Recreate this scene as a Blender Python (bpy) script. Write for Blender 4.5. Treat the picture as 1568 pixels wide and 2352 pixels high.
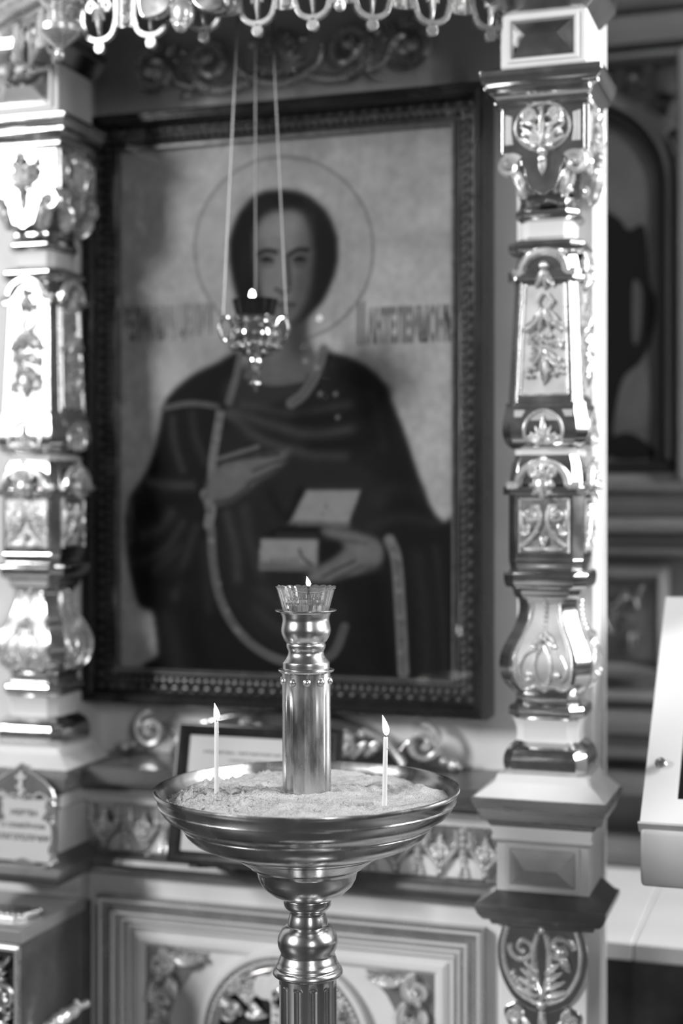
import bpy, bmesh, math, random
import numpy as np
from mathutils import Vector, Matrix

PI = math.pi
random.seed(7)
for o in list(bpy.data.objects):
    bpy.data.objects.remove(o)
sc = bpy.context.scene
COL = sc.collection

# ------------------------------------------------------------------ camera
cd = bpy.data.cameras.new('camera')
cam = bpy.data.objects.new('camera', cd)
COL.objects.link(cam)
cam.location = (0, -2.515, 1.45)
cam.rotation_euler = (PI / 2, 0, math.radians(18.3))
cd.sensor_fit = 'VERTICAL'
cd.sensor_height = 36
cd.lens = 3400 / 2352 * 36
cd.shift_y = -18 / 2352
cd.clip_start = 0.05
cd.dof.use_dof = True
cd.dof.focus_distance = 1.97
cd.dof.aperture_fstop = 1.7
cd.dof.aperture_blades = 0
sc.camera = cam

# ------------------------------------------------------------------ world, daylight, exposure
w = bpy.data.worlds.new('world')
sc.world = w
w.use_nodes = True
w.node_tree.nodes['Background'].inputs[0].default_value = (0.5, 0.5, 0.5, 1)
w.node_tree.nodes['Background'].inputs[1].default_value = 0.25

def area(name, loc, target, sx, sy, power):
    l = bpy.data.lights.new(name, 'AREA')
    l.shape = 'RECTANGLE'
    l.size, l.size_y = sx, sy
    l.energy = power
    o = bpy.data.objects.new(name, l)
    COL.objects.link(o)
    o.location = loc
    o.rotation_euler = (Vector(target) - Vector(loc)).to_track_quat('-Z', 'Y').to_euler()
    return o

LW = dict(x=-5.1, y=-5.2, z=3.7, sx=1.7, sz=1.9)     # window in the left wall of the nave
RW = dict(x=2.9, y=.1, z=3.3, sx=1.3, sz=3.0)      # window in the right wall
area('daylight_left', (LW['x'] + .05, LW['y'], LW['z']), (LW['x'] + 5, LW['y'], LW['z']), LW['sx'], LW['sz'], 900)
area('daylight_right', (RW['x'] - .05, RW['y'], RW['z']), (RW['x'] - 5, RW['y'], RW['z']), RW['sx'], RW['sz'], 330)
NW = dict(x=2.9, y=-5.5, z=2.8, sx=.9, sz=1.9)      # second window in the right wall, further back
area('daylight_right_rear', (NW['x'] - .05, NW['y'], NW['z']), (NW['x'] - 5, NW['y'], NW['z']), NW['sx'], NW['sz'], 170)

vs = sc.view_settings
vs.view_transform = 'Standard'
vs.look = 'None'
vs.gamma = 1
vs.use_curve_mapping = False
vs.exposure = -0.03

# ------------------------------------------------------------------ materials (all procedural)
def new_mat(name):
    m = bpy.data.materials.new(name)
    m.use_nodes = True
    return m, m.node_tree, m.node_tree.nodes['Principled BSDF']

def mat(name, c, rough=.5, metal=0., var=.12, scale=18., bump=0., bscale=200., coat=0., rvar=.1, spec=.5, stretch=None):
    m, nt, b = new_mat(name)
    N = nt.nodes.new
    tc = N('ShaderNodeTexCoord')
    mp = N('ShaderNodeMapping')
    nt.links.new(tc.outputs['Object'], mp.inputs['Vector'])
    if stretch:
        mp.inputs['Scale'].default_value = stretch
    nz = N('ShaderNodeTexNoise')
    nz.inputs['Scale'].default_value = scale
    nz.inputs['Detail'].default_value = 5
    nt.links.new(mp.outputs[0], nz.inputs['Vector'])
    r = N('ShaderNodeMapRange')
    r.inputs['From Min'].default_value = .3
    r.inputs['From Max'].default_value = .7
    r.inputs['To Min'].default_value = c * (1 - var)
    r.inputs['To Max'].default_value = c * (1 + var)
    nt.links.new(nz.outputs['Fac'], r.inputs['Value'])
    nt.links.new(r.outputs[0], b.inputs['Base Color'])
    r2 = N('ShaderNodeMapRange')
    r2.inputs['From Min'].default_value = .3
    r2.inputs['From Max'].default_value = .7
    r2.inputs['To Min'].default_value = rough * (1 - rvar)
    r2.inputs['To Max'].default_value = min(1, rough * (1 + rvar))
    nt.links.new(nz.outputs['Fac'], r2.inputs['Value'])
    nt.links.new(r2.outputs[0], b.inputs['Roughness'])
    b.inputs['Metallic'].default_value = metal
    b.inputs['Coat Weight'].default_value = coat
    b.inputs['Coat Roughness'].default_value = .08
    b.inputs['Specular IOR Level'].default_value = spec
    if bump:
        n2 = N('ShaderNodeTexNoise')
        n2.inputs['Scale'].default_value = bscale
        n2.inputs['Detail'].default_value = 3
        nt.links.new(mp.outputs[0], n2.inputs['Vector'])
        bp = N('ShaderNodeBump')
        bp.inputs['Strength'].default_value = bump
        bp.inputs['Distance'].default_value = .002
        nt.links.new(n2.outputs['Fac'], bp.inputs['Height'])
        nt.links.new(bp.outputs[0], b.inputs['Normal'])
    return m

M = {}
M['paint'] = mat('white_enamel_paint', .7, .5, var=.05, scale=9, bump=.04, bscale=60, spec=.3)
M['paint_grey'] = mat('grey_shadowed_paint', .17, .5, var=.1, scale=9)
M['gold'] = mat('gilding', .85, .27, .72, var=.1, scale=40, bump=.08, bscale=90, rvar=.3)
M['gilt_flat'] = mat('burnished_gilding', .68, .17, 1, var=.08, scale=30, bump=.035, bscale=70, rvar=.25)
M['gilt_matte'] = mat('matte_gilding', .62, .3, 1, var=.1, scale=60, bump=.2, bscale=220, rvar=.2)
M['brass'] = mat('brushed_brass', .62, .24, 1, var=.06, scale=30, bump=.008, bscale=60, rvar=.35, stretch=(1, 1, .15))
M['brass_dull'] = mat('worn_brass', .55, .27, 1, var=.12, scale=60, bump=.07, bscale=120, rvar=.35, stretch=(1, 1, .3))
M['valance'] = mat('dull_gold_paint', .5, .27, .85, var=.15, scale=40)
M['silver'] = mat('chased_silver', .82, .15, 1, var=.06, scale=40, bump=.1, bscale=80)
M['chain'] = mat('chain_metal', .2, .4, 1)
M['black_wood'] = mat('black_lacquered_wood', .012, .28, var=.3, scale=20, coat=.4)
M['dark_frame'] = mat('dark_bronzed_frame', .014, .32, .1, var=.25, scale=50)
M['bead_dark'] = mat('bronzed_beads', .14, .3, .6, var=.2, scale=60)
M['ledge'] = mat('polished_dark_ledge', .16, .42, .5, var=.25, scale=14, coat=.3)
M['stone_slab'] = mat('gilded_worn_slab', .36, .32, .6, var=.35, scale=16, rvar=.4, stretch=(.3, 1, 3))
M['box_side'] = mat('polished_dark_box', .085, .16, 0, var=.35, scale=10, coat=.5)
M['box_top'] = mat('polished_box_top', .22, .22, 0, var=.2, scale=8, coat=.4)
M['black'] = mat('black_recess', .008, .6)
M['paper'] = mat('white_paper', .55, .6, var=.03, scale=6)
M['ink'] = mat('black_ink', .02, .6)
M['ink_faded'] = mat('painted_lettering', .095, .5, var=.3, scale=40)
M['wax'] = mat('candle_wax', .7, .45, var=.06, scale=60)
M['wick'] = mat('charred_wick', .01, .8)
M['red_glass'] = mat('dark_ruby_glass', .012, .08, 0, coat=.6)
M['panel_gilt'] = mat('gilded_panel_moulding', .5, .24, .75, var=.06, scale=25, rvar=.3)
M['field'] = mat('satin_gilt_ground', .58, .45, .55, var=.08, scale=30)
M['marble'] = mat('dark_marble', .06, .2, 0, var=.8, scale=7, coat=.3)
M['white_stone'] = mat('white_stone', .85, .35, var=.04, scale=6)
M['white_case'] = mat('white_laminate', .68, .4, var=.02, scale=5)
M['white_case_edge'] = mat('grey_laminate_edge', .42, .45, var=.1, scale=12)
M['room'] = mat('nave_plaster', .035, .8, var=.15, scale=2)
M['floor'] = mat('nave_floor', .04, .4, var=.3, scale=3)
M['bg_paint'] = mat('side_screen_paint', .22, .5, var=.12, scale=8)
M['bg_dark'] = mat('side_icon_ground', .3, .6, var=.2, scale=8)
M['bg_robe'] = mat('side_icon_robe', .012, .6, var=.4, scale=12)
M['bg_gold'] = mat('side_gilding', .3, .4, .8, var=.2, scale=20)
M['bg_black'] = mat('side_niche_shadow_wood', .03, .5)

# sand: speckled grains
m, nt, b = new_mat('sand_grains'); M['sand'] = m
N = nt.nodes.new
tc = N('ShaderNodeTexCoord')
n1 = N('ShaderNodeTexNoise'); n1.inputs['Scale'].default_value = 620; n1.inputs['Detail'].default_value = 2
n2 = N('ShaderNodeTexNoise'); n2.inputs['Scale'].default_value = 28; n2.inputs['Detail'].default_value = 4
for n in (n1, n2): nt.links.new(tc.outputs['Object'], n.inputs['Vector'])
r = N('ShaderNodeValToRGB')
r.color_ramp.elements[0].position = .33; r.color_ramp.elements[0].color = (.28, .28, .28, 1)
r.color_ramp.elements[1].position = .52; r.color_ramp.elements[1].color = (.52, .52, .52, 1)
nt.links.new(n1.outputs['Fac'], r.inputs['Fac'])
mx = N('ShaderNodeMix'); mx.data_type = 'RGBA'; mx.blend_type = 'MULTIPLY'; mx.inputs['Factor'].default_value = .5
r2 = N('ShaderNodeValToRGB')
r2.color_ramp.elements[0].position = .35; r2.color_ramp.elements[0].color = (.7, .7, .7, 1)
r2.color_ramp.elements[1].position = .6; r2.color_ramp.elements[1].color = (1, 1, 1, 1)
nt.links.new(n2.outputs['Fac'], r2.inputs['Fac'])
nt.links.new(r.outputs[0], mx.inputs['A']); nt.links.new(r2.outputs[0], mx.inputs['B'])
nt.links.new(mx.outputs['Result'], b.inputs['Base Color'])
b.inputs['Roughness'].default_value = .9
bp = N('ShaderNodeBump'); bp.inputs['Strength'].default_value = .7; bp.inputs['Distance'].default_value = .0015
nt.links.new(n1.outputs['Fac'], bp.inputs['Height']); nt.links.new(bp.outputs[0], b.inputs['Normal'])

# clear glass, oil, framing glass, flame, painting
def glass_mat(name, ior, rough=0., tw=1.):
    m, nt, b = new_mat(name)
    b.inputs['Base Color'].default_value = (.97, .97, .97, 1)
    b.inputs['Transmission Weight'].default_value = tw
    b.inputs['IOR'].default_value = ior
    b.inputs['Roughness'].default_value = rough
    return m
M['glass'] = glass_mat('clear_pressed_glass', 1.5, .02, .94)
M['oil'] = glass_mat('lamp_oil', 1.40, 0)

m = bpy.data.materials.new('picture_glass'); m.use_nodes = True; M['pane'] = m
nt = m.node_tree; nt.nodes.remove(nt.nodes['Principled BSDF'])
out = nt.nodes['Material Output']
t = nt.nodes.new('ShaderNodeBsdfTransparent'); g = nt.nodes.new('ShaderNodeBsdfGlossy'); g.inputs['Roughness'].default_value = .015
lw_ = nt.nodes.new('ShaderNodeLayerWeight'); lw_.inputs['Blend'].default_value = .5
pw = nt.nodes.new('ShaderNodeMath'); pw.operation = 'POWER'; pw.inputs[1].default_value = 5
nt.links.new(lw_.outputs['Facing'], pw.inputs[0])
fr = nt.nodes.new('ShaderNodeMath'); fr.operation = 'MULTIPLY_ADD'; fr.inputs[1].default_value = .95; fr.inputs[2].default_value = .05   # reflectance of both faces of a thin pane
nt.links.new(pw.outputs[0], fr.inputs[0])
mx = nt.nodes.new('ShaderNodeMixShader')
nt.links.new(fr.outputs[0], mx.inputs[0]); nt.links.new(t.outputs[0], mx.inputs[1]); nt.links.new(g.outputs[0], mx.inputs[2])
nt.links.new(mx.outputs[0], out.inputs[0])

m, nt, b = new_mat('candle_flame'); M['flame'] = m
b.inputs['Base Color'].default_value = (0, 0, 0, 1)
b.inputs['Emission Color'].default_value = (1, 1, 1, 1)
b.inputs['Emission Strength'].default_value = 14

m, nt, b = new_mat('oil_painting'); M['painting'] = m
a = nt.nodes.new('ShaderNodeAttribute'); a.attribute_name = 'paint'
nz = nt.nodes.new('ShaderNodeTexNoise'); nz.inputs['Scale'].default_value = 55; nz.inputs['Detail'].default_value = 6
tc = nt.nodes.new('ShaderNodeTexCoord'); nt.links.new(tc.outputs['Object'], nz.inputs['Vector'])
rr = nt.nodes.new('ShaderNodeMapRange'); rr.inputs['From Min'].default_value = .3; rr.inputs['From Max'].default_value = .7
rr.inputs['To Min'].default_value = .9; rr.inputs['To Max'].default_value = 1.1
nt.links.new(nz.outputs['Fac'], rr.inputs['Value'])
mu = nt.nodes.new('ShaderNodeVectorMath'); mu.operation = 'SCALE'
nt.links.new(a.outputs['Color'], mu.inputs[0]); nt.links.new(rr.outputs[0], mu.inputs['Scale'])
nt.links.new(mu.outputs[0], b.inputs['Base Color']); b.inputs['Roughness'].default_value = .6; b.inputs['Specular IOR Level'].default_value = .06

# ------------------------------------------------------------------ mesh helpers
def catmull(pts, n=6, closed=False):
    P = [np.array(p, float) for p in pts]
    out = []
    k = len(P)
    rng = range(k) if closed else range(k - 1)
    for i in rng:
        if closed:
            p0, p1, p2, p3 = P[i - 1], P[i], P[(i + 1) % k], P[(i + 2) % k]
        else:
            p1, p2 = P[i], P[i + 1]
            p0 = P[i - 1] if i > 0 else 2 * p1 - p2
            p3 = P[i + 2] if i + 2 < k else 2 * p2 - p1
        for j in range(n):
            t = j / n
            out.append(.5 * ((2 * p1) + (-p0 + p2) * t + (2 * p0 - 5 * p1 + 4 * p2 - p3) * t * t + (-p0 + 3 * p1 - 3 * p2 + p3) * t ** 3))
    if not closed:
        out.append(P[-1])
    return [tuple(p) for p in out]

class MB:
    def __init__(s):
        s.v = []; s.f = []; s.xf = None
    def add(s, vs_, fs):
        o = len(s.v)
        for p in vs_:
            s.v.append(tuple(s.xf @ Vector(p)) if s.xf is not None else tuple(p))
        s.f += [[i + o for i in f] for f in fs]
        return s
    def box(s, x0, x1, y0, y1, z0, z1):
        V = [(x, y, z) for z in (z0, z1) for y in (y0, y1) for x in (x0, x1)]
        return s.add(V, [(0, 1, 3, 2), (4, 6, 7, 5), (0, 4, 5, 1), (2, 3, 7, 6), (0, 2, 6, 4), (1, 5, 7, 3)])
    def prism(s, poly, y0, y1):
        n = len(poly)
        V = [(p[0], y0, p[1]) for p in poly] + [(p[0], y1, p[1]) for p in poly]
        F = [list(range(n)), list(range(2 * n - 1, n - 1, -1))] + [(i, (i + 1) % n, n + (i + 1) % n, n + i) for i in range(n)]
        return s.add(V, F)
    def prism_h(s, poly, z0, z1):
        n = len(poly)
        V = [(p[0], p[1], z0) for p in poly] + [(p[0], p[1], z1) for p in poly]
        F = [list(range(n)), list(range(2 * n - 1, n - 1, -1))] + [(i, (i + 1) % n, n + (i + 1) % n, n + i) for i in range(n)]
        return s.add(V, F)
    def band(s, a, b, y0, y1):
        """solid strip between two polylines a and b (x, z), from depth y0 to y1"""
        n = len(a)
        V = []
        for p, q in zip(a, b):
            V += [(p[0], y0, p[1]), (q[0], y0, q[1]), (q[0], y1, q[1]), (p[0], y1, p[1])]
        F = []
        for i in range(n - 1):
            k = 4 * i
            for j in range(4):
                F.append((k + j, k + (j + 1) % 4, k + 4 + (j + 1) % 4, k + 4 + j))
        F += [(0, 1, 2, 3), (4 * n - 1, 4 * n - 2, 4 * n - 3, 4 * n - 4)]
        return s.add(V, F)
    def tube(s, pts, rad, n=8, sq=1.):
        P = [Vector(p) for p in pts]
        k = len(P)
        R = [rad] * k if not hasattr(rad, '__len__') else list(rad)
        V = []; F = []
        t0 = (P[1] - P[0]).normalized()
        up = Vector((0, 1, 0)) if abs(t0.y) < .9 else Vector((1, 0, 0))
        a = t0.cross(up).normalized()
        for i in range(k):
            t = (P[min(i + 1, k - 1)] - P[max(i - 1, 0)])
            t = t.normalized() if t.length > 1e-9 else t0
            a = a - t * a.dot(t)
            if a.length < 1e-6: a = t.orthogonal()
            a.normalize()
            b = t.cross(a)
            for j in range(n):
                q = 2 * PI * j / n
                V.append(tuple(P[i] + a * (R[i] * math.cos(q)) + b * (R[i] * math.sin(q) * sq)))
        for i in range(k - 1):
            for j in range(n):
                F.append((i * n + j, i * n + (j + 1) % n, (i + 1) * n + (j + 1) % n, (i + 1) * n + j))
        F += [list(range(n)), list(range((k - 1) * n, k * n))]
        return s.add(V, F)
    def ball(s, c, r, sx=1, sy=1, sz=1, nu=8, nv=6):
        V = [(c[0], c[1], c[2] + r * sz)]
        for i in range(1, nv):
            a = PI * i / nv
            for j in range(nu):
                q = 2 * PI * j / nu
                V.append((c[0] + r * sx * math.sin(a) * math.cos(q), c[1] + r * sy * math.sin(a) * math.sin(q), c[2] + r * sz * math.cos(a)))
        V.append((c[0], c[1], c[2] - r * sz))
        F = [(0, 1 + j, 1 + (j + 1) % nu) for j in range(nu)]
        for i in range(nv - 2):
            for j in range(nu):
                F.append((1 + i * nu + j, 1 + (i + 1) * nu + j, 1 + (i + 1) * nu + (j + 1) % nu, 1 + i * nu + (j + 1) % nu))
        e = len(V) - 1
        F += [(e, 1 + (nv - 2) * nu + (j + 1) % nu, 1 + (nv - 2) * nu + j) for j in range(nu)]
        return s.add(V, F)
    def lathe(s, prof, n=48, c=(0, 0), wob=None):
        V = []; F = []
        k = len(prof)
        for (r, z) in prof:
            for j in range(n):
                q = 2 * PI * j / n
                rr = max(r, 1e-5) * (wob(q, z) if wob else 1)
                V.append((c[0] + rr * math.cos(q), c[1] + rr * math.sin(q), z))
        for i in range(k - 1):
            for j in range(n):
                F.append((i * n + j, i * n + (j + 1) % n, (i + 1) * n + (j + 1) % n, (i + 1) * n + j))
        F += [list(range(n)), list(range((k - 1) * n, k * n))]
        return s.add(V, F)
    def loft8(s, secs, ymax=None):
        """square section with chamfered corners: (z, half flat, chamfer)"""
        V = []; F = []
        for (z, h, c) in secs:
            T = h + c
            for (x, y) in [(-h, -T), (h, -T), (T, -h), (T, h), (h, T), (-h, T), (-T, h), (-T, -h)]:
                V.append((x, min(y, ymax) if ymax is not None else y, z))
        k = len(secs)
        for i in range(k - 1):
            for j in range(8):
                F.append((i * 8 + j, i * 8 + (j + 1) % 8, (i + 1) * 8 + (j + 1) % 8, (i + 1) * 8 + j))
        F += [list(range(8)), list(range((k - 1) * 8, k * 8))]
        return s.add(V, F)
    def frame(s, x0, x1, z0, z1, prof):
        """mitred rectangular moulding; prof = [(inset, y)] closed into a ring section"""
        V = []; F = []
        for (i, y) in prof:
            V += [(x0 + i, y, z0 + i), (x1 - i, y, z0 + i), (x1 - i, y, z1 - i), (x0 + i, y, z1 - i)]
        k = len(prof)
        for a in range(k):
            b = (a + 1) % k
            for j in range(4):
                F.append((a * 4 + j, a * 4 + (j + 1) % 4, b * 4 + (j + 1) % 4, b * 4 + j))
        return s.add(V, F)
    def bar(s, x0, x1, prof):
        """horizontal moulding along x; prof = closed [(y, z)]"""
        n = len(prof)
        V = [(x0, y, z) for y, z in prof] + [(x1, y, z) for y, z in prof]
        F = [list(range(n)), list(range(2 * n - 1, n - 1, -1))] + [(i, (i + 1) % n, n + (i + 1) % n, n + i) for i in range(n)]
        return s.add(V, F)
    # ---- carved relief, lying on a plane at distance d in front of the local origin (y = -d)
    def scroll(s, x, z, d, R, a0, turns, dirn=1, r0=.005, r1=.003, n=26, lift=.0):
        pts = []; rad = []
        for i in range(n + 1):
            t = i / n
            a = a0 + dirn * turns * 2 * PI * t
            rr = R * (1 - .78 * t)
            pts.append((x + rr * math.cos(a), -d - lift * t, z + rr * math.sin(a)))
            rad.append(r0 + (r1 - r0) * t)
        s.tube(pts, rad, 6)
        return s.ball(pts[-1], r1 * 1.7, nu=7, nv=5)
    def leaf(s, x, z, d, ang, L, Wd, H=.006, curl=0., n=6):
        """carved almond leaf with a raised midrib, from (x, z) along ang"""
        V = []; F = []
        ca, sa = math.cos(ang), math.sin(ang)
        for i in range(n + 1):
            t = i / n
            wv = Wd * math.sin(PI * min(1, t * .92 + .08)) ** .8 * (1 - .25 * t)
            al = L * t
            off = curl * L * t * t
            for j, (q, hh) in enumerate([(-1, 0), (-.55, .8), (0, .55 if 0 < t < 1 else .3), (.55, .8), (1, 0)]):
                px = al * ca - (q * wv + off) * sa
                pz = al * sa + (q * wv + off) * ca
                hgt = H * hh * (math.sin(PI * min(1, t * .8 + .2)) + .25)
                V.append((x + px, -d - hgt, z + pz))
        for i in range(n):
            for j in range(4):
                F.append((i * 5 + j, i * 5 + j + 1, (i + 1) * 5 + j + 1, (i + 1) * 5 + j))
        return s.add(V, F)
    def fan(s, x, z, d, R, a0, a1, n, Wd, H=.006, mid=1.25):
        for i in range(n):
            t = i / (n - 1) if n > 1 else .5
            s.leaf(x, z, d, a0 + (a1 - a0) * t, R * (1 + (mid - 1) * (1 - abs(2 * t - 1))), Wd, H)
        return s
    def build(s, name, material, parent=None, bevel=0., sharp=.62, loc=None):
        me = bpy.data.meshes.new(name)
        me.from_pydata(s.v, [], s.f)
        bm = bmesh.new(); bm.from_mesh(me)
        bmesh.ops.recalc_face_normals(bm, faces=bm.faces)
        for e in bm.edges:
            if len(e.link_faces) == 2 and e.calc_face_angle(0) > sharp:
                e.smooth = False
        for f in bm.faces: f.smooth = True
        bm.to_mesh(me); bm.free()
        me.materials.append(M[material] if isinstance(material, str) else material)
        o = bpy.data.objects.new(name, me)
        COL.objects.link(o)
        if parent: o.parent = parent
        if loc: o.location = loc
        if bevel:
            b_ = o.modifiers.new('bevel', 'BEVEL')
            b_.width = bevel; b_.segments = 2; b_.harden_normals = True; b_.limit_method = 'ANGLE'; b_.angle_limit = .6
        return o

def tag(o, label=None, cat=None, group=None, kind=None):
    if label: o['label'] = label
    if cat: o['category'] = cat
    if group: o['group'] = group
    if kind: o['kind'] = kind
    return o
def thing(name, label, cat, loc=(0, 0, 0), group=None):
    o = bpy.data.objects.new(name, None)
    COL.objects.link(o); o.location = loc; o.empty_display_size = .05
    return tag(o, label, cat, group)
def copy_tree(o, parent=None):
    c = o.copy(); COL.objects.link(c); c.parent = parent
    for ch in list(o.children): copy_tree(ch, c)
    return c
def struct(o):
    o['kind'] = 'structure'; return o
def lerp_tab(tab, z):
    tab = sorted(tab)
    if z <= tab[0][0]: return tab[0][1]
    for (a, b), (c, d) in zip(tab, tab[1:]):
        if z <= c: return b + (d - b) * (z - a) / (c - a + 1e-9)
    return tab[-1][1]
def lettering(name, body, x, z, y, width, height, material, parent, bold=.0):
    """flat lettering, fitted into width x height, standing in the xz plane"""
    cu = bpy.data.curves.new(name, 'FONT'); cu.body = body; cu.size = 1; cu.offset = bold; cu.resolution_u = 3
    t = bpy.data.objects.new(name, cu); COL.objects.link(t)
    dg = bpy.context.evaluated_depsgraph_get()
    me = bpy.data.meshes.new_from_object(t.evaluated_get(dg))
    bpy.data.objects.remove(t)
    co = np.array([v.co[:] for v in me.vertices])
    lo, hi = co.min(0), co.max(0)
    for v in me.vertices:
        v.co = (x + (v.co.x - lo[0]) / (hi[0] - lo[0]) * width, y, z + (v.co.y - lo[1]) / (hi[1] - lo[1]) * height)
    me.materials.clear(); me.materials.append(M[material])
    o = bpy.data.objects.new(name, me); COL.objects.link(o); o.parent = parent
    return o

# ================================================================== THE ROOM
def wall(name, *b, m='room'):
    return struct(MB().box(*b).build(name, m))
wall('floor', -5.3, 3.1, -9.6, 1.0, -.1, 0, m='floor')
wall('ceiling', -5.3, 3.1, -9.6, 1.0, 5.2, 5.3)
wall('wall_back', -5.3, 3.1, -9.7, -9.6, 0, 5.2)
wall('wall_left', -5.3, -5.2, -9.6, 1.0, 0, 5.2)
wall('wall_right', 3.0, 3.1, -9.6, 1.0, 0, 5.2)
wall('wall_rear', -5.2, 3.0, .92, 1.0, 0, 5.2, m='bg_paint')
wall('wall_front', -5.2, -.372, .05, .08, 0, 5.2, m='paint')
for k, (Wd, sgn) in enumerate(((LW, 1), (RW, -1), (NW, -1))):
    mb = MB()
    x, y, z, hx, hz = Wd['x'], Wd['y'], Wd['z'], Wd['sx'] / 2, Wd['sz'] / 2
    xa, xb = sorted((x - .09 * sgn, x + .02 * sgn))
    for (y0, y1, z0, z1) in [(y - hx - .1, y - hx, z - hz - .1, z + hz + .1), (y + hx, y + hx + .1, z - hz - .1, z + hz + .1),
                             (y - hx, y + hx, z - hz - .1, z - hz), (y - hx, y + hx, z + hz, z + hz + .1)]:
        mb.box(xa, xb, y0, y1, z0, z1)
    o = struct(mb.build('window_%d' % (k + 1), 'room'))
    mb = MB()
    xa, xb = sorted((x + .07 * sgn, x + .1 * sgn))
    mb.box(xa, xb, y - .025, y + .025, z - hz, z + hz)
    for zz in (z - hz / 3, z + hz / 3): mb.box(xa, xb, y - hx, y + hx, zz - .025, zz + .025)
    mb.build('glazing_bar', 'room', o)
# piers behind the columns
struct(MB().box(-.505, -.3745, -.045, .05, 0, 3.4).build('trim_1', 'paint', bevel=.004))
struct(MB().box(-1.62, -1.338, -.045, .05, 0, 3.4).build('trim_2', 'paint', bevel=.004))

# ================================================================== RAISED SIDE PLATFORM (right, behind)
pl = thing('stone_platform', 'white stone ledge with dark marble front behind the right column', 'ledge', (0, 0, 0))
MB().box(-1.3, 2.95, .275, .885, 0, .605).build('plinth', 'marble', pl)
for i in range(9):
    x0 = -1.206 + i * .42 + .02
    x1 = x0 + .418
    MB().box(x0, x1, .245, .885, .607, .64).build('slab', 'white_stone', pl, bevel=.003)

# ================================================================== SIDE SCREEN WITH ARCHED ICON (far right)
ss = thing('side_screen', 'dim grey panelled screen with mouldings far behind at the right edge', 'screen', (0, -.03, 0))
Y = .918
mb = MB()
for z0, z1, y0 in [(1.48, 1.517, .80), (1.425, 1.472, .84), (1.388, 1.42, .82), (1.335, 1.352, .85), (1.352, 1.38, .87), (1.0, 1.03, .85), (.94, .99, .82), (.88, .93, .86), (.80, .85, .85), (.645, .70, .83)]:
    mb.bar(-.9, 2.9, [(Y, z0), (y0 + .012, z0), (y0, (z0 + z1) / 2), (y0 + .008, z1), (Y, z1)])
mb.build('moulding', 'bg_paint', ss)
mb = MB()
for z0, z1, y0 in [(2.44, 2.46, .86), (2.475, 2.53, .82), (2.545, 2.56, .78), (2.575, 2.64, .72)]:
    mb.bar(-.9, 2.9, [(Y, z0), (y0 + .02, z0), (y0, (z0 + z1) / 2), (y0, z1), (Y, z1)])
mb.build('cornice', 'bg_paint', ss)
for x in (-.335, .2):
    mb = MB().frame(x if x > 0 else -.9, (.2 + .5) if x > 0 else -.345, 1.06, 1.31, [(0, Y), (0, .88), (.02, .87), (.035, .90), (.035, Y)])
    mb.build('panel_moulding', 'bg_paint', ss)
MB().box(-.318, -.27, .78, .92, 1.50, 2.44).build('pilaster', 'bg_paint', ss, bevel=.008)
mb = MB()
random.seed(5)
for i in range(16):
    a = random.uniform(0, 6.28)
    mb.leaf(-.49 + random.uniform(-.07, .09), 1.21 + random.uniform(-.05, .05), -.885, a, random.uniform(.03, .05), .012, .012)
for sx in (-1, 1): mb.scroll(-.47 + sx * .03, 1.2, -.885, .03, PI / 2, 1.3, sx, .007, .004)
mb.build('carved_spray', 'bg_gold', ss)
mb = MB()
for i in range(22):
    t = i / 21
    a = math.radians(80 - 75 * t)
    for k in range(2):
        R = .265 + k * .035 + random.uniform(-.01, .01)
        x, z = -.55 + R * math.cos(a), 2.15 + R * math.sin(a)
        if z < 2.43 and x < -.3: mb.leaf(x, z, -.90, random.uniform(0, 6.28), .03, .01, .012)
mb.build('spandrel_carving', 'bg_gold', ss)

si = thing('side_icon', 'dim arched icon of a robed figure in the background at the far right', 'icon', (0, -.034, 0))
def arch_pts(R, z_low=1.547, n=28, c=-.55, z0=2.15):
    return [(c - R, z_low)] + [(c + R * math.cos(PI - PI * i / n), z0 + R * math.sin(PI - PI * i / n)) for i in range(n + 1)] + [(c + R, z_low)]
MB().prism(arch_pts(.182), .905, .915).build('painted_ground', 'bg_dark', si)
a_, b_ = arch_pts(.18), arch_pts(.207)
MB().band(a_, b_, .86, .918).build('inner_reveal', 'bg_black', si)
MB().band(arch_pts(.205), arch_pts(.218), .83, .918).build('arch_moulding', 'bg_paint', si, bevel=.004)
MB().band(arch_pts(.219), arch_pts(.236), .85, .918).build('arch_moulding', 'bg_paint', si, bevel=.004)
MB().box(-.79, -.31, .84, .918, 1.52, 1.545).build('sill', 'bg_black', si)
fig = catmull([(-.60, 2.12), (-.52, 2.13), (-.46, 2.10), (-.435, 2.07), (-.40, 2.075), (-.39, 1.96), (-.375, 1.90), (-.385, 1.82), (-.41, 1.77), (-.45, 1.73), (-.47, 1.62), (-.47, 1.56), (-.70, 1.56), (-.72, 1.8), (-.66, 2.0)], 5, True)
MB().prism(fig, .902, .904).build('painted_figure', 'bg_robe', si)
MB().prism(catmull([(-.57, 2.19), (-.53, 2.19), (-.52, 2.15), (-.53, 2.12), (-.55, 2.10), (-.57, 2.12), (-.585, 2.15)], 5, True), .899, .901).build('painted_face', 'bg_dark', si)
MB().prism([(-.43, 1.70), (-.39, 1.77), (-.375, 1.66), (-.385, 1.62), (-.46, 1.62)], .899, .901).build('painted_drapery', 'bg_dark', si)
MB().prism(catmull([(-.425, 1.95), (-.405, 1.93), (-.41, 1.83), (-.425, 1.82)], 4, True), .899, .901).build('painted_sleeve', 'bg_paint', si)
MB().prism(catmull([(-.47, 1.60), (-.43, 1.61), (-.385, 1.58), (-.38, 1.555), (-.47, 1.555)], 4, True), .899, .901).build('painted_rocks', 'bg_robe', si)

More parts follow.
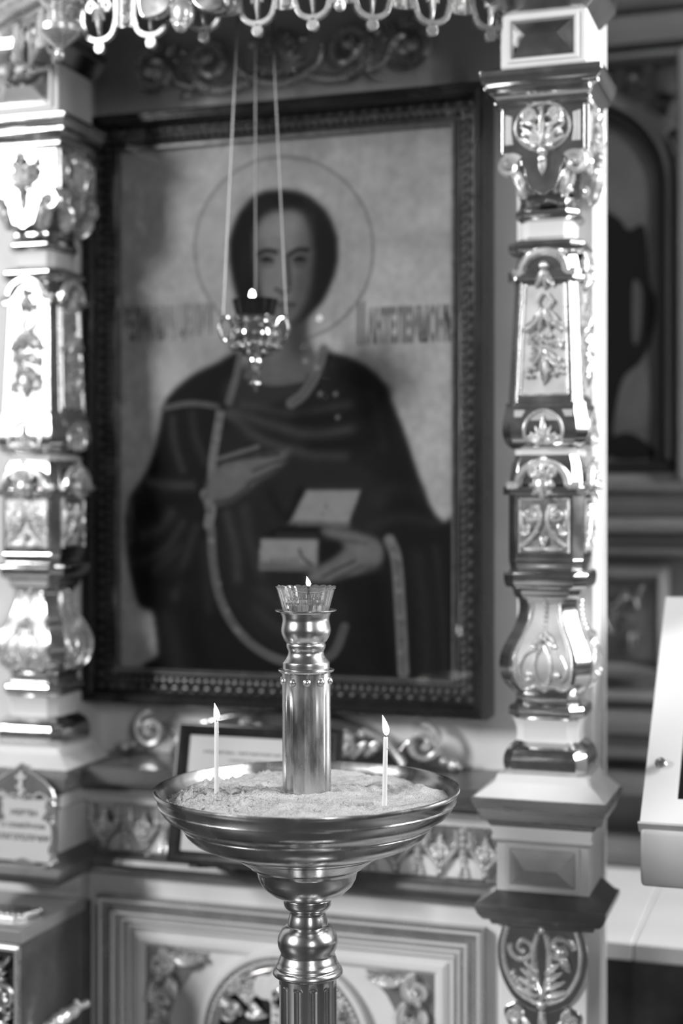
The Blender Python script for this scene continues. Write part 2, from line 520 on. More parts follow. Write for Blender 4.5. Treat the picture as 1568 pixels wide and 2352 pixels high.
# ================================================================== WHITE SLOPED DISPLAY DESK (right edge)
dk = thing('display_desk', 'white sloping glazed display desk standing at the right edge', 'desk', (0, 0, 0))
x0, x1 = -.268, .30
mb = MB()
mb.bar(x0, x1, [(-.292, .883), (-.30, .90), (-.30, .968), (.07, 1.275), (.09, 1.275), (.09, .883)])
mb.build('body', 'white_case', dk, bevel=.006)
sl = math.atan2(.31, .36)
def slope(s, h=0):   # point on the sloped lid: s metres up the slope, h above it
    return (-.30 + s * math.cos(sl) - h * math.sin(sl), .979 + s * math.sin(sl) + h * math.cos(sl))
LL = .475
def sbox(mb, xa, xb, s0, s1, h0, h1):
    p = [slope(s0, h0), slope(s1, h0), slope(s1, h1), slope(s0, h1)]
    return mb.bar(xa, xb, p)
sbox(MB(), x0 - .003, x1, -.004, .0, -.016, .004).build('lid_edge', 'white_case_edge', dk)
mb = MB()
sbox(mb, x0, x0 + .05, 0, LL, -.010, .004); sbox(mb, x1 - .05, x1, 0, LL, -.010, .004)
sbox(mb, x0 + .05, x1 - .05, 0, .045, -.010, .004); sbox(mb, x0 + .05, x1 - .05, LL - .06, LL, -.010, .004)
mb.build('lid_frame', 'white_case', dk)
sbox(MB(), x0 + .05, x1 - .05, .045, LL - .06, -.009, -.004).build('dark_pane', M['red_glass'], dk)
sbox(MB(), x0 + .003, x1, -.001, 0.0, -.022, -.010).build('lid_shadow_gap', 'white_case_edge', dk)
k = MB(); p = slope(.105, .004)
k.xf = Matrix.Translation((x0 + .022, p[0], p[1])) @ Matrix.Rotation(sl, 4, 'X')
k.lathe([(0, 0), (.004, 0), (.004, .004), (.0085, .005), (.0095, .009), (.0075, .013), (.003, .0145), (0, .0145)], 20)
k.build('knob', 'brass', dk)
for xx in (-.06, .25):
    for yy in (-.24, .04):
        MB().box(xx - .02, xx + .02, yy - .02, yy + .02, 0, .884).build('leg', 'white_case', dk)

# ================================================================== PARAPET BELOW THE ICON
pa = thing('parapet', 'white carved parapet with gilded mouldings between the two columns', 'parapet', (0, 0, 0))
UL, UR = -1.300, -.511
MB().box(UL, UR, -.07, .05, 0, .962).build('wall_panel', 'paint', pa)
MB().bar(UL, UR, [(.05, .945), (-.13, .945), (-.142, .952), (-.148, .966), (-.148, .974), (-.140, .981), (.05, .981)]).build('ledge', 'ledge', pa)
MB().bar(UL, UR, [(-.07, .932), (-.112, .938), (-.124, .945), (-.07, .945)]).build('ledge_bed_moulding', 'stone_slab', pa)
pts = [(-.07, .906)] + [(-.08 - .036 * (1 - math.cos(t * PI / 2 / 6)), .906 + .028 * math.sin(t * PI / 2 / 6)) for t in range(7)] + [(-.07, .934)]
MB().bar(UL, UR, pts).build('cavetto', 'paint', pa)
MB().bar(UL, UR, [(-.07, .815), (-.095, .815), (-.104, .809), (-.107, .800), (-.103, .792), (-.092, .787), (-.092, .781), (-.086, .776), (-.07, .776)]).build('base_moulding', 'ledge', pa)
# frieze of hanging points and beaded bars
n = 10; uw = (UR - UL) / n
for i in range(n):
    c = UL + uw * (i + .5)
    mb = MB()
    for s in (-1, 1):
        mb.tube([(c + s * .026, -.084, .868), (c, -.086, .834)], .0036, 6)
        mb.tube([(c + s * .026, -.084, .868), (c + s * .028, -.083, .90)], .003, 6)
        mb.ball((c + s * .027, -.086, .874), .0055, nu=7, nv=5)
    mb.ball((c, -.084, .828), .004); mb.leaf(c, .848, .080, PI / 2, .045, .009, .01); mb.leaf(c, .85, .078, PI / 2 - .7, .032, .007, .008); mb.leaf(c, .85, .078, PI / 2 + .7, .032, .007, .008)
    for k in range(3): mb.ball((c + (-.008, .008, 0)[k], -.088, (.872, .872, .858)[k]), .005, nu=7, nv=5)
    mb.build('frieze_point', 'gold', pa)
    for e in ((c + uw / 2,) if i < n - 1 else ()) :
        mb = MB()
        mb.box(e - .0065, e + .0065, -.078, -.07, .826, .902)
        for k in range(6): mb.ball((e, -.080, .896 - k * .0115), .0056, nu=7, nv=5)
        for s in (-1, 1):
            for k in range(3): mb.ball((e + s * (.004 + .0015 * k), -.080, .836 - k * .006), .0035, nu=6, nv=4)
        mb.build('frieze_bead_bar', 'gold', pa)
    # white lobe under each bar
    e = c + uw / 2
    if i < n - 1:
        lobe = [(e - .034, .817)] + [(e + .034 * math.cos(PI - PI * k / 12), .823 + .030 * math.sin(PI - PI * k / 12)) for k in range(13)] + [(e + .034, .817)]
        MB().prism(lobe, -.076, -.07).build('frieze_lobe', 'paint', pa, bevel=.002)
MB().box(UL, UR, -.0725, -.07, .817, .905).build('frieze_ground', 'gilt_matte', pa)
# large panel frame
PX0, PX1, PZ1, PZ0 = -1.270, -.552, .738, .08
prof = [(0, -.07), (0, -.090), (.006, -.096), (.014, -.096), (.018, -.088), (.022, -.088), (.026, -.092), (.034, -.090), (.040, -.082), (.044, -.082), (.050, -.076), (.058, -.074), (.062, -.066), (.066, -.066), (.066, -.05)]
mb = MB().frame(PX0, PX1, PZ0, PZ1, prof); mb.build('panel_frame', 'panel_gilt', pa)
for i0, y0 in ((.004, -.094), (.0265, -.090), (.0405, -.081), (.052, -.075)):
    MB().frame(PX0, PX1, PZ0, PZ1, [(i0, y0 + .006), (i0 + .0008, y0 - .003), (i0 + .003, y0 - .006), (i0 + .0055, y0 - .003), (i0 + .0062, y0 + .006)]).build('frame_bead', 'paint', pa)
mb = MB().frame(PX0, PX1, PZ0, PZ1, [(.066, -.06), (.066, -.074), (.073, -.080), (.082, -.080), (.088, -.074), (.088, -.06)]); mb.build('inner_moulding', 'paint', pa)
# arch with beads, cross and scrolls
AC, AZ, AR = -.911, .505, .162
def arc(R, n=30, a0=0, a1=PI): return [(AC + R * math.cos(a0 + (a1 - a0) * i / n), AZ + R * math.sin(a0 + (a1 - a0) * i / n)) for i in range(n + 1)]
MB().band(arc(AR), arc(AR - .012), -.088, -.07).build('arch_rim', 'paint', pa, bevel=.003)
ab = MB().band(arc(AR - .013), arc(AR - .030), -.080, -.07).build('arch_band', 'gilt_matte', pa)
MB().band(arc(AR - .031), arc(AR - .038), -.085, -.07).build('arch_inner_rim', 'gilt_flat', pa, bevel=.002)
MB().prism(arc(AR - .032), -.0715, -.07).build('arch_ground', 'black', pa)
bead0 = MB().ball((0, 0, 0), .0044, nu=8, nv=6).build('bead', 'gold', ab)
for i in range(44):
    a = PI * (i + .5) / 44
    bd = bead0 if i == 0 else bead0.copy()
    if i: COL.objects.link(bd)
    bd.parent = ab; bd.location = (AC + (AR - .021) * math.cos(a), -.083, AZ + (AR - .021) * math.sin(a))
for sx in (-1, 1):
    mb = MB()
    mb.scroll(AC + sx * .066, .60, .078, .026, PI / 2, 1.4, sx, .006, .004)
    mb.scroll(AC + sx * .105, .545, .078, .022, 0 if sx < 0 else PI, 1.3, -sx, .006, .004)
    mb.tube([(AC + sx * .04, -.078, .545), (AC + sx * .058, -.082, .565), (AC + sx * .085, -.08, .585), (AC + sx * .115, -.078, .59)], [.006, .007, .006, .003], 7)
    for q in range(7):
        mb.leaf(AC + sx * (.06 + .012 * (q % 4)), .55 + .013 * (q // 2), .078, random.uniform(0, 6.28), .03, .009, .012)
    for q in range(8): mb.ball((AC + sx * random.uniform(.045, .11), -.088, random.uniform(.535, .61)), .0055, nu=7, nv=5)
    mb.build('arch_scrollwork', 'gold', pa)
    # corner spandrel carving on its own ground
    cx_, cz_ = (PX0 + .088, PZ1 - .088) if sx < 0 else (PX1 - .088, PZ1 - .088)
    g = [(cx_, cz_), (cx_ - sx * .125, cz_ - .004), (cx_ - sx * .085, cz_ - .045), (cx_ - sx * .06, cz_ - .09), (cx_ - sx * .045, cz_ - .13), (cx_ - sx * .06, cz_ - .2), (cx_, cz_ - .21)]
    MB().prism(g, -.073, -.07).build('spandrel_ground', 'panel_gilt', pa)
    mb = MB()
    mb.scroll(cx_ - sx * .032, cz_ - .030, .082, .024, PI / 2, 1.3, sx, .008, .005)
    mb.scroll(cx_ - sx * .036, cz_ - .095, .082, .02, -PI / 2, 1.2, sx, .007, .004)
    mb.scroll(cx_ - sx * .028, cz_ - .155, .082, .022, PI / 2, 1.2, -sx, .007, .004)
    mb.leaf(cx_ - sx * .06, cz_ - .02, .08, PI if sx > 0 else 0, .05, .011, .014); mb.leaf(cx_ - sx * .05, cz_ - .05, .08, -PI / 2 - sx * .3, .045, .012, .014)
    mb.leaf(cx_ - sx * .02, cz_ - .06, .08, -PI / 2, .05, .012, .014)
    for q in range(16): mb.ball((cx_ - sx * random.uniform(.008, .05), -.088, cz_ - random.uniform(.01, .19)), random.uniform(.004, .008), nu=7, nv=5)
    for q in range(5): mb.ball((cx_ - sx * (.06 + q * .013), -.084, cz_ - .012 - .003 * (q % 2)), .006, nu=7, nv=5)
    mb.build('spandrel_carving', 'gold', pa)
mb = MB()
mb.box(AC - .022, AC + .022, -.09, -.07, .1, .60)
mb.prism([(AC + .034 * math.cos(t * PI / 12), .60 + .034 * math.sin(t * PI / 12)) for t in range(24)], -.09, -.07)
for sx in (-1, 1): mb.prism([(AC + sx * .034 + .022 * math.cos(t * PI / 10), .60 + .022 * math.sin(t * PI / 10)) for t in range(20)], -.088, -.07)
mb.build('cross_plate', 'paint', pa, bevel=.003)
mb = MB()
for i in range(12): mb.ball((AC + .012, -.092, .585 - i * .014), .005, nu=7, nv=5); mb.ball((AC - .012, -.092, .585 - i * .014), .005, nu=7, nv=5)
mb.ball((AC, -.094, .60), .012)
mb.build('cross_beads', 'gold', pa)

# ================================================================== CARVED COLUMNS
CY = -.10      # depth of the column axis
def make_column(label):
    r = thing('carved_column', label, 'column', (-.437, CY, 0), 'carved columns beside the icon')
    YM = .058
    def seg(name, secs, m, smooth=0, bevel=.0015):
        if smooth:
            secs = catmull(secs, smooth)
        return MB().loft8(secs, YM).build(name, m, r, bevel=bevel if not smooth else 0)
    # --- pedestal
    seg('pedestal_shaft', [(0, .069, .003), (.782, .069, .003)], 'paint')
    seg('lower_cornice', [(.776, .080, .002), (.784, .083, .002), (.786, .092, .002), (.795, .099, .002), (.806, .103, .002), (.812, .102, .002), (.814, .094, .002), (.830, .074, .002)], 'ledge')
    seg('pedestal_block', [(.826, .073, .001), (.912, .073, .001)], 'paint')
    seg('upper_bed', [(.906, .072, .002), (.910, .078, .002), (.914, .080, .002), (.920, .078, .002), (.938, .082, .002)], 'paint')
    seg('upper_cornice', [(.934, .081, .002), (.942, .086, .002), (.946, .094, .002), (.962, .100, .002), (.975, .106, .002), (.983, .107, .002), (.9835, .104, .002)], 'stone_slab')
    seg('plinth_weathering', [(.983, .104, .002), (1.004, .074, .004), (1.016, .070, .004)], 'paint')
    # --- turned, faceted baluster
    seg('base_bulge', [(1.0135, .047, .014), (1.022, .051, .015), (1.038, .052, .016), (1.054, .047, .016), (1.064, .038, .015), (1.067, .036, .014)], 'gilt_flat', 3)
    seg('base_neck', [(1.066, .035, .016), (1.074, .035, .014), (1.09, .035, .015), (1.104, .038, .018)], 'paint', 3)
    seg('base_ring', [(1.104, .039, .018), (1.110, .042, .019), (1.118, .042, .019), (1.124, .041, .018), (1.128, .036, .015), (1.138, .036, .014), (1.142, .036, .015)], 'gilt_flat', 2)
    vase = [(1.141, .035, .014), (1.150, .041, .017), (1.165, .050, .019), (1.185, .054, .020), (1.205, .053, .020), (1.225, .047, .019), (1.245, .038, .018), (1.265, .031, .018), (1.285, .0285, .018), (1.300, .030, .019)]
    seg('vase', vase, 'gilt_flat', 4)
    seg('vase_collar', [(1.298, .034, .016), (1.303, .038, .015), (1.312, .039, .016), (1.316, .040, .018)], 'gilt_flat', 2)
    seg('mid_ring', [(1.316, .046, .018), (1.322, .048, .019), (1.336, .049, .019), (1.343, .047, .018), (1.345, .044, .014), (1.358, .047, .013), (1.362, .047, .012)], 'gilt_flat', 2)
    seg('square_block', [(1.361, .0465, .014), (1.466, .0465, .014)], 'gilt_flat')
    seg('block_collar', [(1.465, .054, .014), (1.478, .054, .014), (1.481, .046, .014), (1.515, .043, .013), (1.53, .039, .012)], 'gilt_flat')
    seg('upper_neck', [(1.529, .039, .012), (1.54, .040, .012)], 'paint')
    bulge = [(1.539, .042, .012), (1.548, .049, .015), (1.562, .053, .016), (1.580, .053, .016), (1.598, .050, .016), (1.609, .049, .015)]
    seg('bulge_block', bulge, 'gilt_flat', 4)
    seg('shaft_foot', [(1.608, .049, .016), (1.613, .049, .016), (1.614, .046, .016)], 'gilt_flat')
    seg('tapered_shaft', [(1.613, .045, .016), (1.812, .0375, .015)], 'gilt_flat')
    seg('shaft_head', [(1.810, .047, .015), (1.826, .047, .015), (1.829, .040, .014), (1.853, .036, .013)], 'gilt_flat')
    seg('neck_ring', [(1.852, .037, .014), (1.857, .041, .018), (1.866, .043, .019), (1.874, .042, .018), (1.880, .032, .013), (1.883, .029, .012)], 'gilt_flat', 2)
    seg('capital_neck', [(1.881, .0285, .012), (1.895, .028, .012), (1.909, .029, .012)], 'paint', 2)
    seg('capital_ring', [(1.908, .030, .013), (1.914, .034, .016), (1.922, .0345, .017), (1.929, .033, .014), (1.940, .032, .012), (1.950, .034, .012)], 'gilt_flat', 2)
    seg('capital_core', [(1.948, .022, .010), (1.97, .028, .010), (1.99, .046, .010), (2.01, .062, .004), (2.086, .064, .003)], 'gilt_matte')
    seg('cap_cornice', [(2.084, .068, .002), (2.090, .071, .002), (2.091, .076, .002), (2.095, .076, .002), (2.098, .073, .002), (2.106, .078, .002), (2.111, .086, .002), (2.112, .090, .002), (2.117, .090, .002), (2.118, .087, .002), (2.124, .093, .002), (2.132, .096, .002), (2.141, .096, .002), (2.1415, .094, .002), (2.152, .072, .002)], 'gilt_flat')
    seg('attic_block', [(2.150, .067, .002), (2.238, .067, .002)], 'paint')
    seg('attic_cornice', [(2.236, .068, .002), (2.242, .076, .002), (2.256, .088, .002), (2.262, .096, .002), (2.28, .098, .002)], 'gilt_flat')
    seg('attic_shaft', [(2.28, .07, .002), (3.2, .07, .002)], 'paint')
    secs = catmull(vase, 4) + catmull(bulge, 4) + [(1.466, .0465, .014), (1.361, .0465, .014)] + [(1.613, .045, .016), (1.812, .0375, .015), (1.83, .047, .015)]
    tab = [(z, h + c) for z, h, c in secs]
    D = lambda z: lerp_tab(tab, z)
    # --- raised pyramid panels
    for (zc_, hz, hx, m) in ((.869, .030, .053, 'field'), (2.195, .031, .052, 'gilt_flat')):
        mb = MB()
        f = -(.0745 if zc_ < 1 else .0695)
        mb.add([(-hx, f, zc_ - hz), (hx, f, zc_ - hz), (hx, f, zc_ + hz), (-hx, f, zc_ + hz), (-hx + .027, f - .020, zc_), (hx - .027, f - .020, zc_)],
               [(0, 1, 5, 4), (1, 2, 5), (2, 3, 4, 5), (3, 0, 4)])
        mb.build('pyramid_panel', m, r, sharp=.05)
        MB().frame(-hx - .006, hx + .006, zc_ - hz - .006, zc_ + hz + .006, [(0, f + .002), (.001, f - .004), (.006, f - .003), (.007, f + .002)]).build('panel_bead', 'paint', r)
    # --- carved ornament, one set for the front face and one for the right-hand face
    parts = []
    blocks = {c.name.split('.')[0]: c for c in r.children}
    home = dict(capital='capital_core', shaft='tapered_shaft', bellflower='tapered_shaft', grape='tapered_shaft', bulge='bulge_block', block='block_collar', egg='block_collar', scroll='square_block', heart='square_block', lotus='vase', vase='vase', cartouche='pedestal_shaft', pendant='pedestal_shaft')
    def P(mb, name, m, bevel=0): parts.append(mb.build(name, m, blocks[home[name.split('_')[0]]], bevel=bevel))
    # capital plate
    pl = [(-.067, 2.085), (-.067, 2.012), (-.048, 2.012), (-.036, 1.999), (-.036, 1.993)] + [(-.024 - .006 * math.cos(t * .5), 1.985 - t * .008) for t in range(5)] + [(-.012, 1.95), (0, 1.943)]
    pl = pl + [(-x, z) for x, z in reversed(pl[:-1])]
    P(MB().prism(pl, -.073, -.064), 'capital_plate', 'gilt_flat', .002)
    mb = MB()
    ov = [(.043 * math.sin(t * PI / 14), -.074, 2.052 - .038 * math.cos(t * PI / 14)) for t in range(29)]
    mb.tube(ov, .0025, 6)
    mb.fan(0, 2.018, .075, .042, math.radians(25), math.radians(155), 7, .006, .009)
    mb.leaf(0, 2.022, .078, PI / 2, .06, .007, .011)
    for s in (-1, 1):
        mb.scroll(s * .019, 2.070, .079, .012, -PI / 2, 1.3, s, .0045, .003)
        mb.leaf(s * .006, 2.03, .078, PI / 2 - s * .9, .038, .006, .010); mb.leaf(s * .004, 2.05, .078, PI / 2 - s * 1.25, .03, .005, .009)
        mb.ball((s * .028, -.080, 2.04), .005); mb.ball((s * .012, -.082, 2.02), .005); mb.ball((s * .031, -.079, 2.058), .004)
    mb.ball((0, -.081, 2.013), .0065, sz=1.3); mb.ball((0, -.079, 2.000), .0055, sz=1.4); mb.leaf(0, 2.004, .074, -PI / 2, .03, .007, .008)
    for k in range(10): mb.ball((random.uniform(-.03, .03), -.080, random.uniform(2.02, 2.085)), random.uniform(.0025, .0045), nu=7, nv=5)
    P(mb, 'capital_palmette', 'gold')
    mb = MB()
    for s in (-1, 1):
        mb.prism([(s * .049, 2.072), (s * .060, 2.075), (s * .060, 2.026), (s * .047, 2.026), (s * .050, 2.045)], -.0745, -.070)
    P(mb, 'capital_slot', 'field', .001)
    mb = MB()
    for s in (-1, 1):
        mb.scroll(s * .052, 1.992, .068, .019, PI * (.8 if s > 0 else .2), 1.3, -s, .0075, .004, lift=.004)
        mb.ball((s * .035, -.062, 1.963), .0125, sx=.85, sy=.9, sz=1.7, nu=10, nv=8)
        mb.leaf(s * .040, 1.984, .062, -PI / 2 - s * .25, .045, .012, .020)
        mb.leaf(s * .036, 1.980, .060, -PI / 2 - s * .05, .040, .009, .020); mb.leaf(s * .048, 1.985, .058, -PI / 2 - s * .35, .045, .009, .018)
        for k in range(5): mb.ball((s * (.018 + .006 * k), -.060, 1.951 + .002 * (k % 2)), .0042, nu=7, nv=5)
    P(mb, 'capital_volute', 'gold')
    # arched hoods
    for (z0, rr, hx, name) in ((1.822, .036, .047, 'shaft_hood'), (1.480, .040, .054, 'block_hood')):
        d = D(1.826) - .001 if z0 > 1.7 else .069
        path = [(-hx - .004, -d, z0), (-rr - .002, -d, z0)] + [(rr * math.cos(PI - PI * t / 14), -d - .002, z0 + .002 + rr * .86 * math.sin(PI - PI * t / 14)) for t in range(15)] + [(rr + .002, -d, z0), (hx + .004, -d, z0)]
        mb = MB().tube(path, .0068, 8); P(mb, name, 'gold')
        inner = [((rr - .004) * math.cos(PI - PI * t / 14), z0 + .002 + (rr - .004) * .86 * math.sin(PI - PI * t / 14)) for t in range(15)]
        P(MB().prism(inner, -d + .001, -d + .03), name + '_infill', 'gilt_flat')
    mb = MB()
    for a in (-.45, 0, .45): mb.leaf(0, 1.828, D(1.8) + .001, -PI / 2 + a, .034, .008, .012)
    mb.ball((0, -D(1.83) - .004, 1.832), .007)
    # shaft drop: ribbons, leaves, grapes
    dz = D(1.72)
    for s in (-1, 1):
        mb.tube([(s * .004, -D(1.78) - .004, 1.788), (s * .013, -D(1.77) - .006, 1.776), (s * .006, -D(1.76) - .004, 1.764)], .0025, 6)
        mb.leaf(s * .004, 1.762, dz + .0, -PI / 2 + s * .55, .045, .009, .012); mb.leaf(s * .010, 1.745, dz, -PI / 2 + s * 1.0, .034, .009, .012); mb.leaf(s * .002, 1.765, dz, -PI / 2 + s * .2, .04, .007, .012)
    P(mb, 'bellflower', 'gold')
    mb = MB()
    rg = random.Random(4)
    for k in range(34):
        t = rg.random(); x = rg.uniform(-.030, .030) * (1 - .25 * t)
        mb.ball((x, -D(1.70) - .004 - .005 * rg.random(), 1.722 - .045 * t), rg.uniform(.0034, .0052), nu=7, nv=5)
    for s in (-1, 1):
        for k in range(8): mb.ball((s * rg.uniform(.014, .03), -D(1.66) - .005, 1.672 - rg.uniform(0, .018)), rg.uniform(.003, .0045), nu=7, nv=5)
    mb.leaf(0, 1.69, D(1.66) + .001, -PI / 2, .05, .012, .012); mb.leaf(0, 1.70, D(1.68) + .002, -PI / 2 - .6, .04, .008, .012); mb.leaf(0, 1.70, D(1.68) + .002, -PI / 2 + .6, .04, .008, .012)
    P(mb, 'grape_bunch', 'gold')
    dd = lambda z: D(z) + .0005
    P(MB().add([(-.030, -dd(1.802) , 1.802), (.030, -dd(1.802), 1.802), (.036, -dd(1.628), 1.628), (-.036, -dd(1.628), 1.628)], [(0, 1, 2, 3)]), 'shaft_field', 'field')
    mb = MB()
    for s in (-1, 1): mb.tube([(s * .0315, -dd(1.802), 1.804), (s * .0375, -dd(1.628), 1.626)], .0022, 6); mb.tube([(s * .0385, -dd(1.802) + .002, 1.808), (s * .0455, -dd(1.62) + .002, 1.616)], .002, 6)
    mb.tube([(-.0375, -dd(1.628), 1.626), (.0375, -dd(1.628), 1.626)], .0022, 6)
    P(mb, 'shaft_border', 'gold')
    # bulge block palmette
    db = .0695
    mb = MB()
    mb.tube([(.031 * math.cos(PI * 1.15 - PI * 1.3 * t / 18), -db, 1.566 + .034 * math.sin(PI * 1.15 - PI * 1.3 * t / 18)) for t in range(19)], .0026, 6)
    mb.fan(0, 1.548, db - .001, .026, math.radians(15), math.radians(165), 7, .0055, .009); mb.leaf(0, 1.55, db, PI / 2, .042, .006, .010)
    for s in (-1, 1): mb.ball((s * .008, -db - .006, 1.552), .004); mb.scroll(s * .014, 1.553, db + .003, .008, 0 if s > 0 else PI, 1.1, s, .003, .002)
    P(mb, 'bulge_palmette', 'gold')
    mb = MB()
    for s in (-1, 1): mb.prism([(s * .047, 1.601), (s * .030, 1.601), (s * .044, 1.572), (s * .047, 1.574)], -db + .002, -.062)
    mb.prism([(.029 * math.cos(PI * 1.15 - PI * 1.3 * t / 18), 1.566 + .032 * math.sin(PI * 1.15 - PI * 1.3 * t / 18)) for t in range(19)], -db + .001, -.06)
    P(mb, 'bulge_field', 'field')
    # egg and shell in the block hood
    mb = MB()
    mb.ball((0, -.070, 1.480), .017, sy=.7, sz=1.1, nu=12, nv=9)
    mb.fan(0, 1.488, .072, .026, math.radians(30), math.radians(150), 5, .006, .010)
    for s in (-1, 1): mb.scroll(s * .014, 1.502, .076, .008, -PI / 2, 1.2, s, .003, .002)
    for k in range(8): mb.ball((.017 * math.cos(k * .785), -.078, 1.480 + .018 * math.sin(k * .785)), .004, nu=7, nv=5)
    mb.ball((0, -.072, 1.522), .006); mb.ball((-.008, -.072, 1.519), .004); mb.ball((.008, -.072, 1.519), .004)
    P(mb, 'egg_ornament', 'gold')
    # scroll panel
    d = .0605
    P(MB().box(-.039, .039, -.0622, -.0595, 1.372, 1.458), 'scroll_field', 'gilt_matte', .001)
    mb = MB()
    for s in (-1, 1):
        mb.scroll(s * .0205, 1.433, d + .003, .014, PI / 2 if s > 0 else PI / 2, 1.25, s, .004, .003)
        mb.tube(catmull([(s * .010, -d - .002, 1.449), (s * .006, -d - .004, 1.430), (s * .008, -d - .004, 1.414), (s * .020, -d - .004, 1.396), (s * .036, -d - .002, 1.382)], 5), .0036, 7)
        mb.tube(catmull([(s * .034, -d - .003, 1.44), (s * .035, -d - .003, 1.42), (s * .031, -d - .003, 1.405)], 4), .003, 6)
        mb.ball((s * .032, -d - .005, 1.402), .005); mb.leaf(s * .004, 1.398, d + .001, -PI / 2 - s * .3, .02, .005, .008); mb.leaf(s * .024, 1.418, d + .001, -PI / 2 + s * .3, .022, .006, .008)
        mb.leaf(0, 1.378, d + .001, 0 if s > 0 else PI, .034, .005, .006)
    mb.tube([(-.039, -d - .002, 1.458), (.039, -d - .002, 1.458)], .002, 6)
    for s in (-1, 1): mb.tube([(s * .039, -d - .002, 1.458), (s * .039, -d - .002, 1.372)], .002, 6)
    P(mb, 'heart_scrolls', 'gold')
    # vase drop and lotus leaves
    mb = MB()
    for k in range(7): mb.ball((0, -D(1.292 - k * .0075) - .003, 1.292 - k * .0075), .0036 - .0001 * k, nu=7, nv=5)
    for s in (-1, 1):
        mb.leaf(0, 1.242, D(1.235) + .001, -PI / 2 + s * .75, .028, .007, .012); mb.leaf(0, 1.246, D(1.235) + .002, -PI / 2 + s * .3, .026, .006, .012)
        mb.ball((s * .016, -D(1.222) - .003, 1.222), .005)
        for pth in ([(.002, 1.222), (.010, 1.208), (.013, 1.190), (.010, 1.172), (.002, 1.158)], [(.012, 1.218), (.028, 1.208), (.037, 1.190), (.036, 1.176), (.028, 1.168), (.018, 1.172), (.014, 1.180)]):
            mb.tube(catmull([(s * x, -D(z) - .002, z) for x, z in pth], 5), .0026, 6)
        mb.ball((s * .022, -D(1.178) - .003, 1.178), .0055)
        mb.tube(catmull([(s * x, -D(z) - .001, z) for x, z in [(.021, 1.29), (.024, 1.265), (.031, 1.245), (.039, 1.225), (.0445, 1.205), (.045, 1.185), (.041, 1.165), (.030, 1.152), (.012, 1.158), (0, 1.150)]], 4), .0028, 6)
    P(mb, 'lotus_ornament', 'gold')
    mb = MB()
    loop = [(.019, 1.29), (.022, 1.265), (.029, 1.245), (.037, 1.225), (.0425, 1.205), (.043, 1.185), (.039, 1.165), (.029, 1.154)]
    V = []; F = []
    loop = catmull(loop, 6)
    for i, (x, z) in enumerate(loop): V += [(-x, -D(z) - .001, z), (x, -D(z) - .001, z)]
    for i in range(len(loop) - 1): F.append((2 * i, 2 * i + 1, 2 * i + 3, 2 * i + 2))
    P(MB().add(V, F), 'vase_field', 'field')
    # cartouche on the pedestal
    d = .072
    sh = catmull([(-.064, .775), (-.072, .74), (-.068, .70), (-.050, .665), (-.028, .648), (0, .640), (.028, .648), (.050, .665), (.068, .70), (.072, .74), (.064, .775)], 4)
    P(MB().prism(sh, -.079, -.070), 'cartouche_plate', 'gilt_flat', .002)
    mb = MB()
    mb.tube([(x * .86, -.081, .775 + (z - .775) * .88) for x, z in sh], .004, 7)
    for s in (-1, 1):
        mb.scroll(s * .030, .742, .083, .022, PI * (.95 if s < 0 else .05), 1.25, -s if s < 0 else s, .0045, .003)
        mb.tube(catmull([(0, -.083, .665), (s * .010, -.086, .70), (s * .012, -.086, .74), (s * .006, -.083, .768)], 4), [.004] * 13, 6)
        for k in range(4): mb.leaf(s * .006, .668 + .012 * k, .082, PI / 2 - s * (1.25 - .12 * k), .040 - .003 * k, .007, .010)
    mb.ball((.030, -.086, .742), .010); mb.ball((.022, -.088, .75), .006); mb.leaf(.03, .735, .084, -1.0, .03, .009, .012)
    mb.ball((0, -.084, .655), .008); mb.ball((0, -.082, .772), .006)
    for k in range(6): mb.ball((-.046 + .004 * k, -.083, .70 - .006 * k), .0045, nu=7, nv=5)
    P(mb, 'cartouche_scrolls', 'gold')
    mb = MB()
    low = catmull([(-.042, .655), (-.062, .64), (-.055, .615), (-.040, .60), (-.032, .57), (-.028, .52), (.028, .52), (.032, .57), (.040, .60), (.055, .615), (.062, .64), (.042, .655)], 4)
    P(MB().prism(low, -.076, -.070), 'pendant_plate', 'gilt_flat', .002)
    for s in (-1, 1):
        mb.scroll(s * .046, .632, .078, .014, PI / 2, 1.2, s, .0055, .0035)
        mb.leaf(s * .040, .628, .077, -PI / 2 + s * .1, .04, .010, .014); mb.leaf(s * .018, .60, .077, PI / 2 - s * .4, .035, .008, .014)
        mb.ball((s * .018, -.086, .590), .011); mb.leaf(s * .018, .585, .077, -PI / 2, .04, .01, .014)
    mb.leaf(0, .65, .078, -PI / 2, .07, .008, .012); mb.leaf(0, .58, .078, -PI / 2, .05, .010, .014)
    P(mb, 'pendant_leaves', 'gold')
    for p in list(parts):
        if p.name.split('.')[0] in ('cartouche_plate', 'cartouche_scrolls', 'pendant_plate', 'pendant_leaves'): continue
        c = p.copy(); COL.objects.link(c); c.rotation_euler = (0, 0, PI / 2)
    return r
col_r = make_column('gilded carved column to the right of the framed icon')
col_l = copy_tree(col_r)
col_l.location = (-1.376, CY, 0)
col_l['label'] = 'gilded carved column at the left edge, left of the framed icon'
for ch in [g for c in col_l.children for g in c.children] + list(col_l.children):      # the lower pedestal there is boxed in by the offering box
    if ch.name.split('.')[0] in ('cartouche_plate', 'cartouche_scrolls', 'pendant_plate', 'pendant_leaves'):
        bpy.data.objects.remove(ch)
    elif ch.name.split('.')[0] == 'pedestal_shaft':
        ch.scale = (1, .3, 1); ch.location.y = .025
    elif ch.name.split('.')[0] == 'lower_cornice':
        ch.scale = (1, 1.2, 1)

# ================================================================== THE FRAMED ICON
ic = thing('framed_icon', 'large dark framed icon painting of a haloed saint holding an open casket', 'icon', (0, 0, 0))
FX0, FX1, FZ0, FZ1 = -1.342, -.564, 1.0765, 2.180
